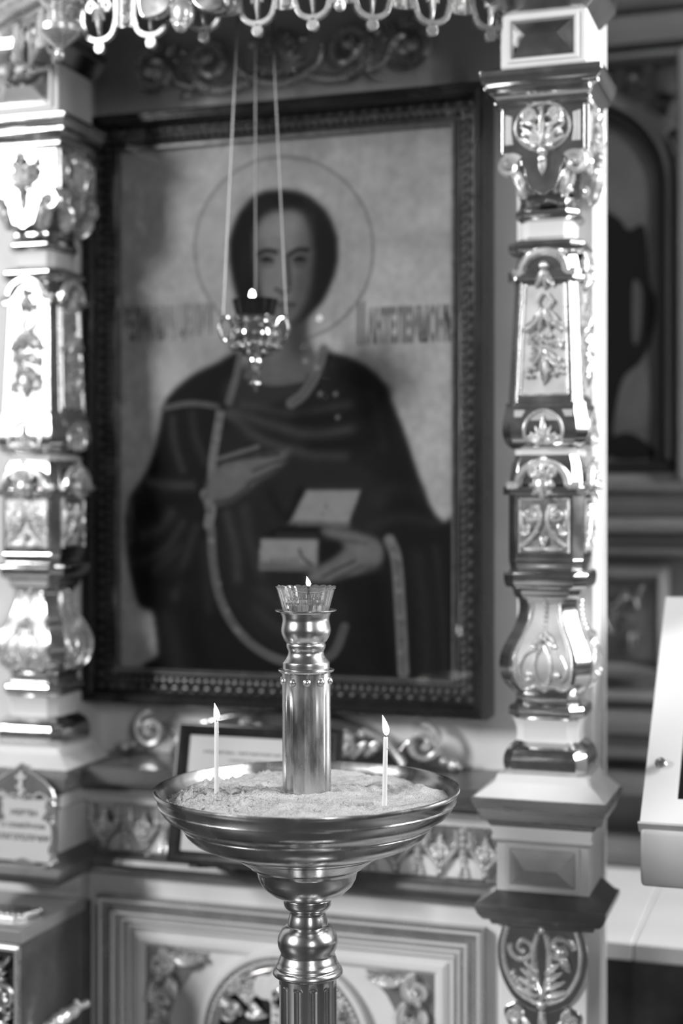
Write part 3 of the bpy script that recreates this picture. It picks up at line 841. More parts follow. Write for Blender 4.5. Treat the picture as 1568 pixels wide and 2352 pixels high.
# painted panel: a fine grid coloured brush stroke by brush stroke
PX, PZ, PW, PH = -1.2773, 1.1354, .652, .985
ART = [('F',0.5,6,0.35,[(503,770),(495,719),(471,674),(433,638),(385,616),(331,610),(277,620),(227,646),(187,686),(162,735),(153,789),(162,842),(187,888),(227,924),(277,945),(331,949),(385,937),(433,910),(471,870),(495,822)]),
('K',0.36,4.9,3,0.75,[(501,770),(498,738),(489,708),(473,680),(452,656),(427,636),(397,622),(365,613),(331,611),(297,616),(264,626),(234,643),(207,665),(185,692),(168,723),(158,755),(154,789),(158,822),(168,854),(185,882),(207,907),(234,926),(264,940),(297,947),(331,947),(365,942),(397,930),(427,912),(452,890),(473,863),(489,834),(498,802),(501,770)]),
('B',0.66,(113,931),101,56,0.35,0),
('B',0.64,(77,803),59,96,0.35,0),
('B',0.44,(600,882),76,72,0.3,0),
('B',0.62,(584,729),84,56,0.3,0),
('B',0.48,(50,952),50,72,0.3,0),
('B',0.6,(536,940),101,32,0.25,0),
('B',0.66,(77,550),76,48,0.5,0),
('B',0.62,(616,512),50,128,0.4,0),
('B',0.42,(600,774),76,32,0.3,0),
('B',0.45,(68,722),42,32,0.25,0),
('B',0.62,(32,444),25,160,0.3,0),
('F',0.31,5,1,[(287,688),(372,672),(375,621),(401,569),(372,540),(304,536),(249,561),(274,600),(287,632)]),
('F',0.17,14,0.8,[(338,662),(377,672),(377,597),(363,566),(338,598)]),
('B',0.36,(313,583),25,32,0.5,0),
('F',0.055,4,1,[(321,888),(279,882),(244,852),(226,811),(223,771),(230,726),(242,686),(257,653),(291,644),(338,642),(374,652),(405,681),(425,719),(435,760),(431,803),(409,846),(372,877)]),
('B',0.12,(287,863),38,18,0.6,0),
('B',0.11,(389,833),34,24,0.4,0),
('B',0.13,(253,761),13,48,0.4,0),
('F',0.4,7,1,[(331,852),(363,845),(378,818),(384,770),(381,723),(372,682),(357,656),(334,640),(313,649),(292,678),(280,720),(273,768),(273,808),(285,835),(304,848)]),
('F',0.2,16,0.85,[(372,834),(385,770),(382,715),(370,676),(351,653),(338,642),(348,685),(355,724),(363,787)]),
('B',0.46,(321,817),34,24,0.7,0),
('B',0.4,(306,727),17,32,0.6,0),
('B',0.24,(283,760),10,48,0.6,0),
('B',0.22,(297,765),20,13,0.5,0),
('B',0.2,(362,762),20,13,0.6,0),
('K',0.05,7.4,3,0.9,[(279,772),(296,779),(316,775)]),
('K',0.05,7.4,3,0.9,[(340,768),(358,777),(377,775)]),
('K',0.05,6.6,2,0.9,[(287,762),(297,764),(308,759)]),
('K',0.05,6.6,2,0.9,[(351,758),(361,761),(372,757)]),
('B',0.04,(297,760),6,5,0.95,0),
('B',0.04,(362,758),6,5,0.95,0),
('K',0.22,4.1,3,0.5,[(289,751),(299,749),(309,751)]),
('K',0.18,4.1,3,0.5,[(352,748),(363,746),(373,749)]),
('K',0.17,9.8,5,0.75,[(338,765),(340,741),(342,713)]),
('K',0.43,4.9,3,0.6,[(330,765),(329,733),(328,714)]),
('K',0.1,4.9,2,0.85,[(314,708),(321,704),(331,700),(342,704)]),
('B',0.2,(331,694),8,5,0.6,0),
('K',0.1,4.9,2,0.9,[(316,679),(331,680),(352,677)]),
('K',0.2,6.6,4,0.6,[(323,672),(333,669),(345,671)]),
('B',0.16,(334,660),15,4,0.5,0),
('F',0.07,4,1,[(242,595),(201,577),(148,554),(108,524),(90,499),(85,472),(72,419),(52,370),(20,329),(12,280),(15,223),(26,165),(41,123),(66,113),(73,84),(79,35),(88,-7),(651,-8),(651,266),(628,282),(607,311),(584,367),(560,437),(538,491),(522,529),(496,556),(455,579),(423,588),(409,596),(401,571),(365,540),(304,534),(253,560)]),
('F',0.17,8,0.8,[(214,538),(253,553),(304,532),(363,537),(355,511),(287,492),(218,498)]),
('F',0.125,12,0.75,[(205,454),(287,441),(372,408),(471,391),(520,336),(512,259),(405,179),(451,141),(447,63),(389,36),(321,43),(261,81),(223,136),(205,200),(196,273),(218,321),(201,377)]),
('K',0.28,9.2,28,0.9099999999999999,[(218,490),(304,460),(389,439),(455,450)]),
('K',0.32,8.0,25,0.7150000000000001,[(214,486),(287,433),(372,408),(447,403)]),
('K',0.25,6.9,22,0.78,[(253,497),(355,479),(455,493)]),
('K',0.03,13.8,40,1,[(363,471),(438,470),(496,484),(520,515)]),
('K',0.03,12.6,35,0.9099999999999999,[(389,423),(455,423),(504,437)]),
('K',0.24,5.7,21,0.9099999999999999,[(108,476),(113,427),(130,378)]),
('K',0.25,6.9,24,0.65,[(148,483),(157,434),(175,394)]),
('K',0.27,8.0,25,0.9099999999999999,[(59,358),(104,350),(148,349)]),
('K',0.03,14.9,41,1,[(32,296),(77,313),(139,321)]),
('K',0.21000000000000002,12.6,35,1,[(50,256),(86,272),(104,297)]),
('K',0.21000000000000002,5.7,21,0.9099999999999999,[(50,207),(95,232),(130,280)]),
('K',0.19,6.9,24,0.9099999999999999,[(113,142),(130,199),(157,272)]),
('K',0.2,8.0,25,0.65,[(72,190),(90,207),(122,232)]),
('K',0.03,13.8,40,1,[(50,174),(95,166),(139,183)]),
('K',0.03,17.2,47,0.9099999999999999,[(148,119),(157,62),(175,6)]),
('K',0.25,14.9,37,0.325,[(95,101),(113,53),(122,4)]),
('K',0.18,8.0,25,0.65,[(175,240),(179,184),(183,119)]),
('K',0.18,9.2,32,0.65,[(512,321),(536,344),(584,336)]),
('K',0.18,6.9,26,0.65,[(496,274),(552,290),(616,282)]),
('K',0.21000000000000002,11.5,38,0.52,[(584,221),(596,129),(600,21)]),
('K',0.03,23.0,60,1,[(504,165),(512,96),(528,19)]),
('K',0.19,5.7,23,0.65,[(616,236),(628,129),(632,15)]),
('K',0.05,17.2,51,0.9099999999999999,[(520,468),(544,390),(568,328)]),
('K',0.18,5.7,25,0.52,[(496,515),(512,468),(520,414)]),
('K',0.27,8.0,25,0.78,[(218,297),(236,233),(240,177)]),
('K',0.25,10.3,29,0.5850000000000001,[(253,305),(266,241),(287,186)]),
('K',0.26,12.6,35,0.52,[(287,154),(338,131),(389,140)]),
('K',0.25,10.3,29,0.52,[(279,121),(330,83),(389,77)]),
('K',0.06,10.3,29,1,[(304,337),(321,305),(338,289)]),
('K',0.05,17.2,43,0.78,[(471,180),(479,126),(496,49)]),
('K',0.36,13.9,3,0.9,[(246,589),(236,546),(222,502)]),
('K',0.252,3.5,3,0.6,[(246,589),(236,546),(222,502)]),
('K',0.33,10.7,3,0.9,[(90,494),(139,502),(179,499),(211,492)]),
('K',0.23099999999999998,2.7,3,0.6,[(90,494),(139,502),(179,499),(211,492)]),
('K',0.42,16.4,3,0.9,[(206,486),(198,442),(191,402),(188,365)]),
('K',0.294,4.1,3,0.6,[(206,486),(198,442),(191,402),(188,365)]),
('K',0.34,19.7,3,0.9,[(407,594),(393,551),(368,514),(345,498)]),
('K',0.238,4.9,3,0.6,[(407,594),(393,551),(368,514),(345,498)]),
('K',0.33,11.5,3,0.9,[(257,551),(304,537),(368,542)]),
('K',0.23099999999999998,2.9,3,0.6,[(257,551),(304,537),(368,542)]),
('K',0.42,19.7,3,0.9,[(175,333),(187,309),(182,277)]),
('K',0.294,4.9,3,0.6,[(175,333),(187,309),(182,277)]),
('K',0.34,16.4,3,0.9,[(187,269),(191,208),(204,144),(234,90),(277,51),(328,29),(384,26)]),
('K',0.238,4.1,3,0.6,[(187,269),(191,208),(204,144),(234,90),(277,51),(328,29),(384,26)]),
('K',0.3,16.4,3,0.9,[(384,26),(426,46),(447,94)]),
('K',0.21,4.1,3,0.6,[(384,26),(426,46),(447,94)]),
('K',0.38,21.3,3,0.9,[(531,251),(544,216),(551,128),(557,16)]),
('K',0.26599999999999996,5.3,3,0.6,[(531,251),(544,216),(551,128),(557,16)]),
('B',0.2,(204,470),4,4,0.6,0),
('B',0.52,(242,80),4,4,0.6,0),
('B',0.2,(176,310),4,4,0.6,0),
('B',0.2,(175,309),4,4,0.6,0),
('B',0.52,(539,223),4,4,0.6,0),
('B',0.2,(182,307),4,4,0.6,0),
('B',0.52,(531,250),4,4,0.6,0),
('B',0.52,(182,318),4,4,0.6,0),
('B',0.2,(185,300),4,4,0.6,0),
('B',0.52,(551,52),4,4,0.6,0),
('B',0.52,(205,168),4,4,0.6,0),
('B',0.52,(535,249),4,4,0.6,0),
('B',0.2,(227,101),4,4,0.6,0),
('B',0.2,(216,121),4,4,0.6,0),
('B',0.52,(190,246),4,4,0.6,0),
('B',0.2,(198,472),4,4,0.6,0),
('B',0.2,(193,430),4,4,0.6,0),
('B',0.52,(543,184),4,4,0.6,0),
('B',0.2,(181,302),4,4,0.6,0),
('B',0.52,(551,160),4,4,0.6,0),
('B',0.2,(180,314),4,4,0.6,0),
('B',0.2,(176,332),4,4,0.6,0),
('B',0.52,(220,119),4,4,0.6,0),
('B',0.2,(555,73),4,4,0.6,0),
('B',0.52,(547,161),4,4,0.6,0),
('B',0.52,(200,434),4,4,0.6,0),
('B',0.2,(549,207),4,4,0.6,0),
('B',0.2,(556,103),4,4,0.6,0),
('B',0.2,(542,228),4,4,0.6,0),
('B',0.2,(234,93),4,4,0.6,0),
('B',0.2,(178,330),4,4,0.6,0),
('B',0.2,(172,325),4,4,0.6,0),
('B',0.2,(550,107),4,4,0.6,0),
('B',0.52,(550,113),4,4,0.6,0),
('B',0.52,(178,310),4,4,0.6,0),
('B',0.52,(235,84),4,4,0.6,0),
('B',0.52,(204,453),4,4,0.6,0),
('B',0.52,(546,221),4,4,0.6,0),
('B',0.2,(197,205),4,4,0.6,0),
('B',0.2,(178,333),4,4,0.6,0),
('B',0.52,(540,228),4,4,0.6,0),
('B',0.52,(185,248),4,4,0.6,0),
('B',0.2,(206,132),4,4,0.6,0),
('B',0.2,(205,451),4,4,0.6,0),
('B',0.2,(265,66),4,4,0.6,0),
('B',0.52,(535,242),4,4,0.6,0),
('B',0.6,(395,561),5,5,0.75,0),
('B',0.6,(372,574),5,5,0.75,0),
('B',0.6,(434,595),5,5,0.75,0),
('B',0.6,(430,513),5,5,0.75,0),
('B',0.6,(434,471),5,5,0.75,0),
('B',0.6,(401,514),5,5,0.75,0),
('B',0.03,(211,493),13,8,0.9,0),
('F',0.33,4,1,[(175,344),(190,371),(214,392),(266,403),(313,408),(340,414),(342,407),(311,394),(336,400),(331,388),(311,373),(284,358),(253,335),(220,316),(190,315)]),
('K',0.36,7.4,3,0.9,[(201,398),(240,409),(280,420)]),
('K',0.1,4.1,2,0.8,[(205,392),(253,399),(321,405)]),
('K',0.12,4.1,2,0.8,[(270,375),(304,388),(334,395)]),
('K',0.13,5.7,4,0.7,[(261,353),(296,370),(321,381)]),
('K',0.13,8.2,6,0.6,[(196,319),(227,324),(261,347)]),
('B',0.4,(236,373),25,14,0.6,0.4),
('F',0.13,3,1,[(366,351),(484,350),(479,341),(372,343)]),
('F',0.47,3,1,[(373,340),(478,340),(455,280),(342,284)]),
('F',0.05,4,1,[(360,346),(373,343),(342,284),(334,284)]),
('F',0.36,3,1,[(340,284),(460,280),(455,272),(338,277)]),
('F',0.05,4,1,[(284,254),(325,273),(404,271),(401,250)]),
('F',0.25,3,0.6,[(313,261),(397,261),(397,258),(313,257)]),
('F',0.47,3,1,[(285,252),(399,251),(396,197),(283,198)]),
('F',0.24,4,0.8,[(282,208),(396,204),(396,195),(282,197)]),
('K',0.45,2.5,2,0.8,[(284,195),(395,194)]),
('F',0.06,4,0.9,[(400,250),(447,250),(430,215),(397,203)]),
('K',0.15,4.9,3,0.85,[(361,232),(367,218),(384,206)]),
('B',0.2,(412,311),3,3,0.9,0),
('B',0.25,(405,296),3,3,0.7,0),
('B',0.3,(308,212),5,7,0.6,0),
('B',0.3,(320,212),5,7,0.6,0),
('B',0.3,(332,212),5,7,0.6,0),
('B',0.3,(344,213),5,7,0.6,0),
('B',0.3,(356,213),5,7,0.6,0),
('F',0.35,4,1,[(404,272),(432,272),(473,264),(510,251),(520,232),(515,208),(484,192),(447,183),(412,173),(372,177),(390,197),(420,213),(448,236),(434,250),(407,260)]),
('K',0.12,4.1,2,0.8,[(405,183),(438,200),(467,213)]),
('K',0.14,4.1,3,0.6,[(426,180),(459,194),(479,204)]),
('K',0.16,6.6,5,0.4,[(434,250),(463,247),(488,243)]),
('B',0.42,(479,234),22,14,0.5,0),
('B',0.2,(496,200),25,8,0.6,0)]
def blur(a, r):
    r = max(1, int(round(r)))
    k = np.exp(-.5 * (np.arange(-2 * r, 2 * r + 1) / (r * .8)) ** 2); k /= k.sum()
    p = np.pad(a, 2 * r, mode='edge')
    p = np.apply_along_axis(lambda v: np.convolve(v, k, 'valid'), 0, p)
    return np.apply_along_axis(lambda v: np.convolve(v, k, 'valid'), 1, p)
def paint_grid(step=2.6):
    nx, ny = int(PW * 1000 / step) + 1, int(PH * 1000 / step) + 1
    X, Z = np.meshgrid(np.linspace(0, PW * 1000, nx), np.linspace(0, PH * 1000, ny))
    rs = np.random.RandomState(2)
    img = np.full(X.shape, .56)
    for sc_, am in ((40, .035), (12, .03), (4, .02)):
        g = rs.rand(int(ny / sc_) + 3, int(nx / sc_) + 3) - .5
        yi, xi = np.arange(ny) / sc_, np.arange(nx) / sc_
        y0, x0 = yi.astype(int), xi.astype(int); fy, fx = (yi - y0)[:, None], (xi - x0)[None, :]
        img += am * 2 * ((g[y0][:, x0] * (1 - fx) + g[y0][:, x0 + 1] * fx) * (1 - fy) + (g[y0 + 1][:, x0] * (1 - fx) + g[y0 + 1][:, x0 + 1] * fx) * fy)
    for op in ART:
        if op[0] == 'F':
            _, v, soft, al, pts = op
            poly = catmull(pts, 5, True) if len(pts) > 5 else pts
            ins = np.zeros(X.shape, bool)
            for (xa, za), (xb, zb) in zip(poly, poly[1:] + poly[:1]):
                if za == zb: continue
                c = ((za <= Z) & (Z < zb)) | ((zb <= Z) & (Z < za))
                ins ^= c & (X < xa + (Z - za) * (xb - xa) / (zb - za))
            A = blur(ins.astype(float), soft / step) * al
        elif op[0] == 'K':
            _, v, wd, soft, al, pts = op
            poly = catmull(pts, 4)
            dist = np.full(X.shape, 1e9)
            for (xa, za), (xb, zb) in zip(poly, poly[1:]):
                dx, dz = xb - xa, zb - za
                t = np.clip(((X - xa) * dx + (Z - za) * dz) / (dx * dx + dz * dz + 1e-9), 0, 1)
                dist = np.minimum(dist, np.hypot(X - xa - t * dx, Z - za - t * dz))
            A = al * np.clip((wd / 2 + soft * .5 - dist) / max(soft, 1), 0, 1)
            A = A * A * (3 - 2 * A) if al == 1 else A
        else:
            _, v, c, rx, ry, al, rot = op
            dx, dz = X - c[0], Z - c[1]
            cr, sr = math.cos(rot), math.sin(rot)
            q = ((dx * cr + dz * sr) / rx) ** 2 + ((-dx * sr + dz * cr) / ry) ** 2
            A = al * np.exp(-q * 1.4)
        img = img * (1 - A) + v * A
    img = np.clip(img, .0, 1)
    lin = np.where(img <= .04045, img / 12.92, ((img + .055) / 1.055) ** 2.4) * 1.12
    V = np.stack([PX + X / 1000, np.full(X.shape, .0125), PZ + Z / 1000], -1).reshape(-1, 3)
    idx = np.arange(nx * ny).reshape(ny, nx)
    F = np.stack([idx[:-1, :-1], idx[:-1, 1:], idx[1:, 1:], idx[1:, :-1]], -1).reshape(-1, 4)
    me = bpy.data.meshes.new('painted_panel')
    me.from_pydata(V.tolist(), [], F.tolist())
    at = me.color_attributes.new('paint', 'FLOAT_COLOR', 'POINT')
    col = np.ones((nx * ny, 4)); col[:, :3] = lin.reshape(-1, 1)
    at.data.foreach_set('color', col.ravel())
    me.materials.append(M['painting'])
    o = bpy.data.objects.new('painted_panel', me); COL.objects.link(o); o.parent = ic
    o['label'] = 'painted panel of a haloed saint in a dark cloak'
    return o
paint_grid()
MB().box(PX - .01, PX + PW + .01, .0135, .03, PZ - .01, PZ + PH + .01).build('backing_board', 'dark_frame', ic)
lettering('painted_inscription', 'ВЕЛИКОМУЧ', -1.268, 1.756, .0118, .104, .067, 'ink_faded', ic, .05)
lettering('painted_inscription', 'ЦЕЛИТ', -1.157, 1.752, .0118, .073, .071, 'ink_faded', ic, .05)
lettering('painted_inscription', 'АНТЕЛЕИМОНЪ', -.788, 1.735, .0118, .160, .067, 'ink_faded', ic, .05)
MB().box(-.806, -.802, .0112, .0122, 1.735, 1.813).build('painted_inscription', 'ink_faded', ic)
MB().box(-.797, -.793, .0112, .0122, 1.735, 1.813).build('painted_inscription', 'ink_faded', ic)
# outer black frame, inner beaded frame, glass between
MB().frame(FX0, FX1, FZ0, FZ1, [(0, .05), (0, -.018), (.003, -.026), (.008, -.030), (.012, -.030), (.014, -.024), (.018, -.024), (.021, -.020), (.025, -.012), (.027, -.002), (.027, .05)]).build('outer_frame', 'black_wood', ic)
MB().frame(FX0, FX1, FZ0, FZ1, [(.027, .045), (.027, .003), (.033, .002), (.036, .006), (.048, .008), (.053, .005), (.057, .006), (.059, .003), (.064, .003), (.0665, .010), (.0665, .045)]).build('inner_frame', 'dark_frame', ic)
MB().frame(FX0, FX1, FZ0, FZ1, [(.0605, .01), (.061, .0005), (.0655, .0005), (.0668, .01)]).build('inner_fillet', 'bead_dark', ic)
def bead_row(name, inset, y, pitch, r, sx, m):
    mb = MB()
    x0, x1, z0, z1 = FX0 + inset, FX1 - inset, FZ0 + inset, FZ1 - inset
    for (a, b, horiz, c) in ((x0, x1, 1, z0), (x0, x1, 1, z1), (z0, z1, 0, x0), (z0, z1, 0, x1)):
        n = int((b - a) / pitch)
        for i in range(n + 1):
            t = a + (b - a) * i / n
            p = (t, y, c) if horiz else (c, y, t)
            mb.ball(p, r, sx if horiz else 1, .9, 1 if horiz else sx, nu=6, nv=4)
    return tag(mb.build(name, m, ic), kind='stuff')
bead_row('bead_row', .0315, .003, .0215, .0042, 1.5, 'bead_dark')
bead_row('bead_row', .0445, .006, .0142, .0050, 1.1, 'bead_dark')
bead_row('fine_bead_row', .0565, .004, .0062, .0024, 1.1, 'bead_dark')
mb = MB().add([(FX0 + .026, 0, FZ0 + .026), (FX1 - .026, 0, FZ0 + .026), (FX1 - .026, 0, FZ1 - .026), (FX0 + .026, 0, FZ1 - .026)], [(0, 1, 2, 3)])
gp = mb.build('glass_pane', 'pane', ic)
if gp.data.polygons[0].normal.y > 0: gp.data.flip_normals()

# ================================================================== CARVED BAND ABOVE THE ICON
hc = thing('scroll_carving', 'carved band of shaded scrolls and a shell above the framed icon', 'carving', (-.965, 0, 0))
mb = MB(); d = -.046
mb.fan(0, 2.245, d, .062, math.radians(15), math.radians(165), 9, .0095, .016); mb.leaf(0, 2.245, d + .004, PI / 2, .085, .010, .018)
for k in range(5): mb.ball((-.03 + .015 * k, -d - .012, 2.246), .006)
for s in (-1, 1): mb.scroll(s * .022, 2.295, d + .014, .018, PI / 2, 1.2, s, .007, .004); mb.ball((s * .05, -d - .016, 2.30), .009)
mb.tube(catmull([(-.085, -d - .008, 2.29), (-.07, -d - .008, 2.25), (0, -d - .008, 2.226), (.07, -d - .008, 2.25), (.085, -d - .008, 2.29)], 6), .008, 8)
mb.build('shell', 'gold', hc)
for s in (-1, 1):
    mb = MB()
    mb.scroll(s * .135, 2.272, d + .012, .046, -PI / 2, 1.45, s, .011, .008, lift=.012)
    mb.tube(catmull([(s * .06, -d - .008, 2.235), (s * .10, -d - .010, 2.225), (s * .135, -d - .010, 2.226)], 5), .009, 8)
    mb.leaf(s * .15, 2.25, d + .006, PI / 2 - s * .5, .05, .014, .016); mb.leaf(s * .11, 2.285, d + .006, PI / 2 - s * .9, .04, .011, .016)
    mb.tube(catmull([(s * .17, -d - .010, 2.232), (s * .20, -d - .012, 2.244), (s * .215, -d - .012, 2.265)], 5), [.006] * 11, 8)
    mb.leaf(s * .175, 2.225, d + .004, PI / 2 - s * 1.9, .028, .008, .012); mb.ball((s * .19, -d - .012, 2.30), .008); mb.ball((s * .205, -d - .012, 2.285), .007)
    mb.build('inner_scroll', 'gold', hc)
    mb = MB()
    mb.scroll(s * .245, 2.268, d + .012, .046, PI / 2 + s * .3, 1.3, -s, .012, .010, lift=.012)
    mb.ball((s * .245, -d - .018, 2.268), .020, sy=.6, nu=12, nv=8)
    mb.leaf(s * .225, 2.29, d + .006, PI / 2 + s * .6, .035, .010, .014)
    mb.build('outer_scroll', 'gold', hc)

# ================================================================== CREST ON THE LEDGE UNDER THE ICON
cr = thing('carved_crest', 'low gilded scroll crest lying along the ledge under the framed icon', 'carving', (-.945, .02, .9815))
prof = catmull([(-.33, 0), (-.325, .012), (-.305, .018), (-.29, .03), (-.265, .055), (-.235, .052), (-.21, .03), (-.185, .055), (-.14, .072), (-.08, .085), (0, .09), (.08, .085), (.14, .072), (.185, .055), (.21, .03), (.235, .052), (.265, .055), (.29, .03), (.305, .018), (.325, .012), (.33, 0)], 3)
MB().prism(prof, -.008, .028).build('crest_board', 'gilt_flat', cr, bevel=.003)
for s in (-1, 1):
    mb = MB()
    mb.scroll(s * .262, .046, .014, .036, PI / 2, 1.35, -s, .007, .0045, lift=.010)
    mb.tube(catmull([(s * .225, -.012, .006), (s * .21, -.014, .028), (s * .19, -.012, .048), (s * .15, -.012, .064)], 4), .007, 8)
    mb.ball((s * .318, -.016, .012), .011); mb.ball((s * .300, -.018, .018), .007)
    mb.build('end_scroll', 'gold', cr)
    mb = MB()
    for k in range(6): mb.leaf(s * (.03 + .025 * k), .012 + .006 * (k % 2), .010, PI / 2 - s * (.5 + .05 * k), .055 - .003 * k, .011, .014)
    for k in range(7): mb.ball((s * (.03 + .024 * k), -.018, .05 + .012 * (k % 3) - .003 * k), .007)
    mb.scroll(s * .12, .035, .014, .022, PI / 2, 1.2, s, .007, .004)
    mb.build('acanthus', 'gold', cr)

# ================================================================== PLACARD LEANING BEHIND THE CANDLE STAND
pc = thing('framed_placard', 'dark framed paper notice leaning on the parapet behind the sand bowl', 'placard', (-1.077, -.212, .840))
pc.rotation_euler = (math.radians(-13), 0, 0)
W_, H_ = .298, .238
MB().frame(0, W_, 0, H_, [(0, .014), (0, .0), (.002, -.004), (.005, -.005), (.007, -.002), (.018, .001), (.021, .004), (.021, .014)]).build('frame', 'dark_frame', pc)
for xx in (.05, .24): MB().box(xx - .008, xx + .008, .002, .11, -.006, 0).build('support_peg', 'dark_frame', pc)
MB().box(.019, W_ - .019, .006, .012, .019, H_ - .019).build('paper', 'paper', pc)
lettering('printed_text', 'МОЛИТВА, ЧИТАЕМАЯ НА МОЛЕБНЕ', .05, .186, .0056, .20, .006, 'ink', pc, .01)
lettering('printed_text', 'ПЕРЕД ИКОНОЙ', .098, .174, .0056, .10, .006, 'ink', pc, .01)
lettering('printed_text', 'ПОКЛОНЕНИЕ СВЯТЫНЯМ', .04, .034, .0056, .12, .005, 'ink', pc, .01)

# ================================================================== CANOPY WITH OPENWORK VALANCE
cn = thing('canopy', 'gilded canopy with a scalloped openwork valance over the framed icon', 'canopy', (0, 0, 0))
A_, B_ = Vector((-1.203, -.318, 0)), Vector((-.7265, -.318, 0))
dr, dl = Vector((.082, .0565, 0)), Vector((-.082, .0565, 0))
def valance(start, step, n, z0=2.20):
    ang = math.atan2(step.y, step.x)
    L = step.length
    for i in range(n):
        o = start + step * (i + .5)
        xf = Matrix.Translation((o.x, o.y, 0)) @ Matrix.Rotation(ang, 4, 'Z')
        h = L / 2
        mb = MB(); mb.xf = xf
        for s in (-1, 1):
            mb.box(min(s * (h - .012), s * .026), max(s * (h - .012), s * .026), -.004, .004, z0 + .034, z0 + .105)
        mb.box(-h + .012, h - .012, -.004, .004, z0 + .084, z0 + .105)
        U_o = [(-.034, z0 + .050), (-.033, z0 + .040)] + [(.031 * math.cos(PI + PI * t / 12), z0 + .036 + .026 * math.sin(PI + PI * t / 12)) for t in range(13)] + [(.033, z0 + .040), (.034, z0 + .050)]
        U_i = [(-.026, z0 + .050), (-.024, z0 + .040)] + [(.0225 * math.cos(PI + PI * t / 12), z0 + .036 + .0165 * math.sin(PI + PI * t / 12)) for t in range(13)] + [(.024, z0 + .040), (.026, z0 + .050)]
        mb.band(U_o, U_i, -.0045, .0045)
        mb.prism([(.0095 * math.cos(t * PI / 8), z0 + .004 + .0105 * math.sin(t * PI / 8)) for t in range(16)], -.0045, .0045)
        mb.build('valance_tracery', 'valance', cn, bevel=.001)
        mb = MB(); mb.xf = xf
        mb.leaf(0, z0 + .078, .003, -PI / 2, .060, .0065, .008); mb.leaf(0, z0 + .074, .003, -PI / 2 - .35, .03, .006, .008); mb.leaf(0, z0 + .074, .003, -PI / 2 + .35, .03, .006, .008)
        for s in (-1, 1): mb.scroll(s * .0125, z0 + .072, .004, .0095, -PI / 2, 1.2, s, .004, .003)
        mb.tube([(0, 0, z0 + .02), (0, 0, z0 + .105)], .003, 6)
        mb.build('valance_leaf', 'gold', cn)
        mb = MB(); mb.xf = xf
        mb.box(-h - .011, -h + .011, .0, .004, z0 + .034, z0 + .105)
        for k in range(2):
            mb.tube([(-h + .0045 * math.cos(t * 1.1 + k * PI), -.003 + .0035 * math.sin(t * 1.1 + k * PI), z0 + .036 + t * .0022) for t in range(31)], .0026, 6)
        mb.build('valance_rope', 'gold', cn)
valance(A_ + Vector((.010, 0, 0)), Vector(((B_.x - A_.x - .01) / 5, 0, 0)), 5)
valance(B_, dr, 3, 2.20)
valance(A_, dl, 3, 2.20)
valance(Vector((-.512, -.150, 0)), Vector((0, .095, 0)), 1, 2.175)
Rr, Ll = B_ + dr * 2.75, A_ + dl * 3
plan = [Vector((Ll.x, .045, 0)), Ll, A_, B_, Rr, Vector((Rr.x, .045, 0))]
def along(off, z, rad, name, m):
    mb = MB()
    c = Vector((-.965, .0, 0))
    pts = []
    for p in plan[1:5]:
        q = p + Vector((0 if p in (A_, B_) else (-1 if p.x < -.9 else 1) * off * .6, -off, 0))
        pts.append((q.x, q.y, z))
    for a, b in zip(pts, pts[1:]): mb.tube([a, b], rad, 12)
    for p in pts[1:3]: mb.ball(p, rad, nu=12, nv=8)
    return mb.build(name, m, cn)
along(.000, 2.308, .010, 'lower_torus', 'gilt_flat')
along(.014, 2.327, .016, 'main_torus', 'gold')
along(.024, 2.352, .012, 'upper_torus', 'gilt_flat')
mb = MB()
n = len(plan)
for a, b in zip(plan, plan[1:]):
    t = (b - a).normalized(); nn = Vector((-t.y, t.x, 0)) * .012
    mb.prism_h([(a.x, a.y), (b.x, b.y), (b.x + nn.x, b.y + nn.y), (a.x + nn.x, a.y + nn.y)], 2.30, 2.95)
mb.build('canopy_shade_side', 'stone_slab', cn)  # unseen box sides above the valance, added to keep the carved band in shade
MB().prism_h([(p.x, p.y) for p in plan], 2.95, 2.98).build('canopy_shade_roof', 'bg_black', cn)  # unseen dark lid closing the box against light; also carries the lamp hook
# corner drops
for (p, z0) in ((A_ + Vector((-.012, -.012, 0)), 2.188), (B_ + Vector((.004, -.02, 0)), 2.215)):
    mb = MB()
    mb.lathe([(0, z0), (.006, z0), (.009, z0 + .006), (.009, z0 + .010), (.006, z0 + .016), (.009, z0 + .020), (.020, z0 + .028), (.030, z0 + .036), (.036, z0 + .042), (.036, z0 + .052), (.030, z0 + .056), (.024, z0 + .062), (.019, z0 + .075), (.022, z0 + .085), (.030, z0 + .090), (.034, z0 + .098), (.034, z0 + .105), (.030, z0 + .110), (.036, z0 + .125), (.036, z0 + .16)], 28, (p.x, p.y))
    for k in range(10): mb.ball((p.x + .031 * math.cos(k * .628), p.y + .031 * math.sin(k * .628), z0 + .118), .008)
    mb.build('corner_drop', 'gold', cn)
# winged boss in the middle of the front
bx, by = -.985, -.345
mb = MB()
mb.ball((bx, by, 2.236), .021, sy=.8, sz=1.25, nu=14, nv=10); mb.ball((bx, by - .008, 2.214), .012, nu=10, nv=8)
for k in range(5): mb.ball((bx + .012 * math.cos(PI + k * PI / 4), by - .012, 2.222 + .010 * math.sin(PI + k * PI / 4)), .0045)
mb.tube([(bx, by, 2.258), (bx, by + .01, 2.30)], .010, 8)
mb.build('boss', 'gold', cn)
for s in (-1, 1):
    w_ = catmull([(bx + s * .016, 2.256), (bx + s * .03, 2.238), (bx + s * .05, 2.232), (bx + s * .072, 2.236), (bx + s * .078, 2.262), (bx + s * .07, 2.31), (bx + s * .03, 2.32), (bx + s * .012, 2.29)], 4, True)
    MB().prism(w_, by - .006, by + .012).build('wing', 'gilt_flat', cn, bevel=.004)
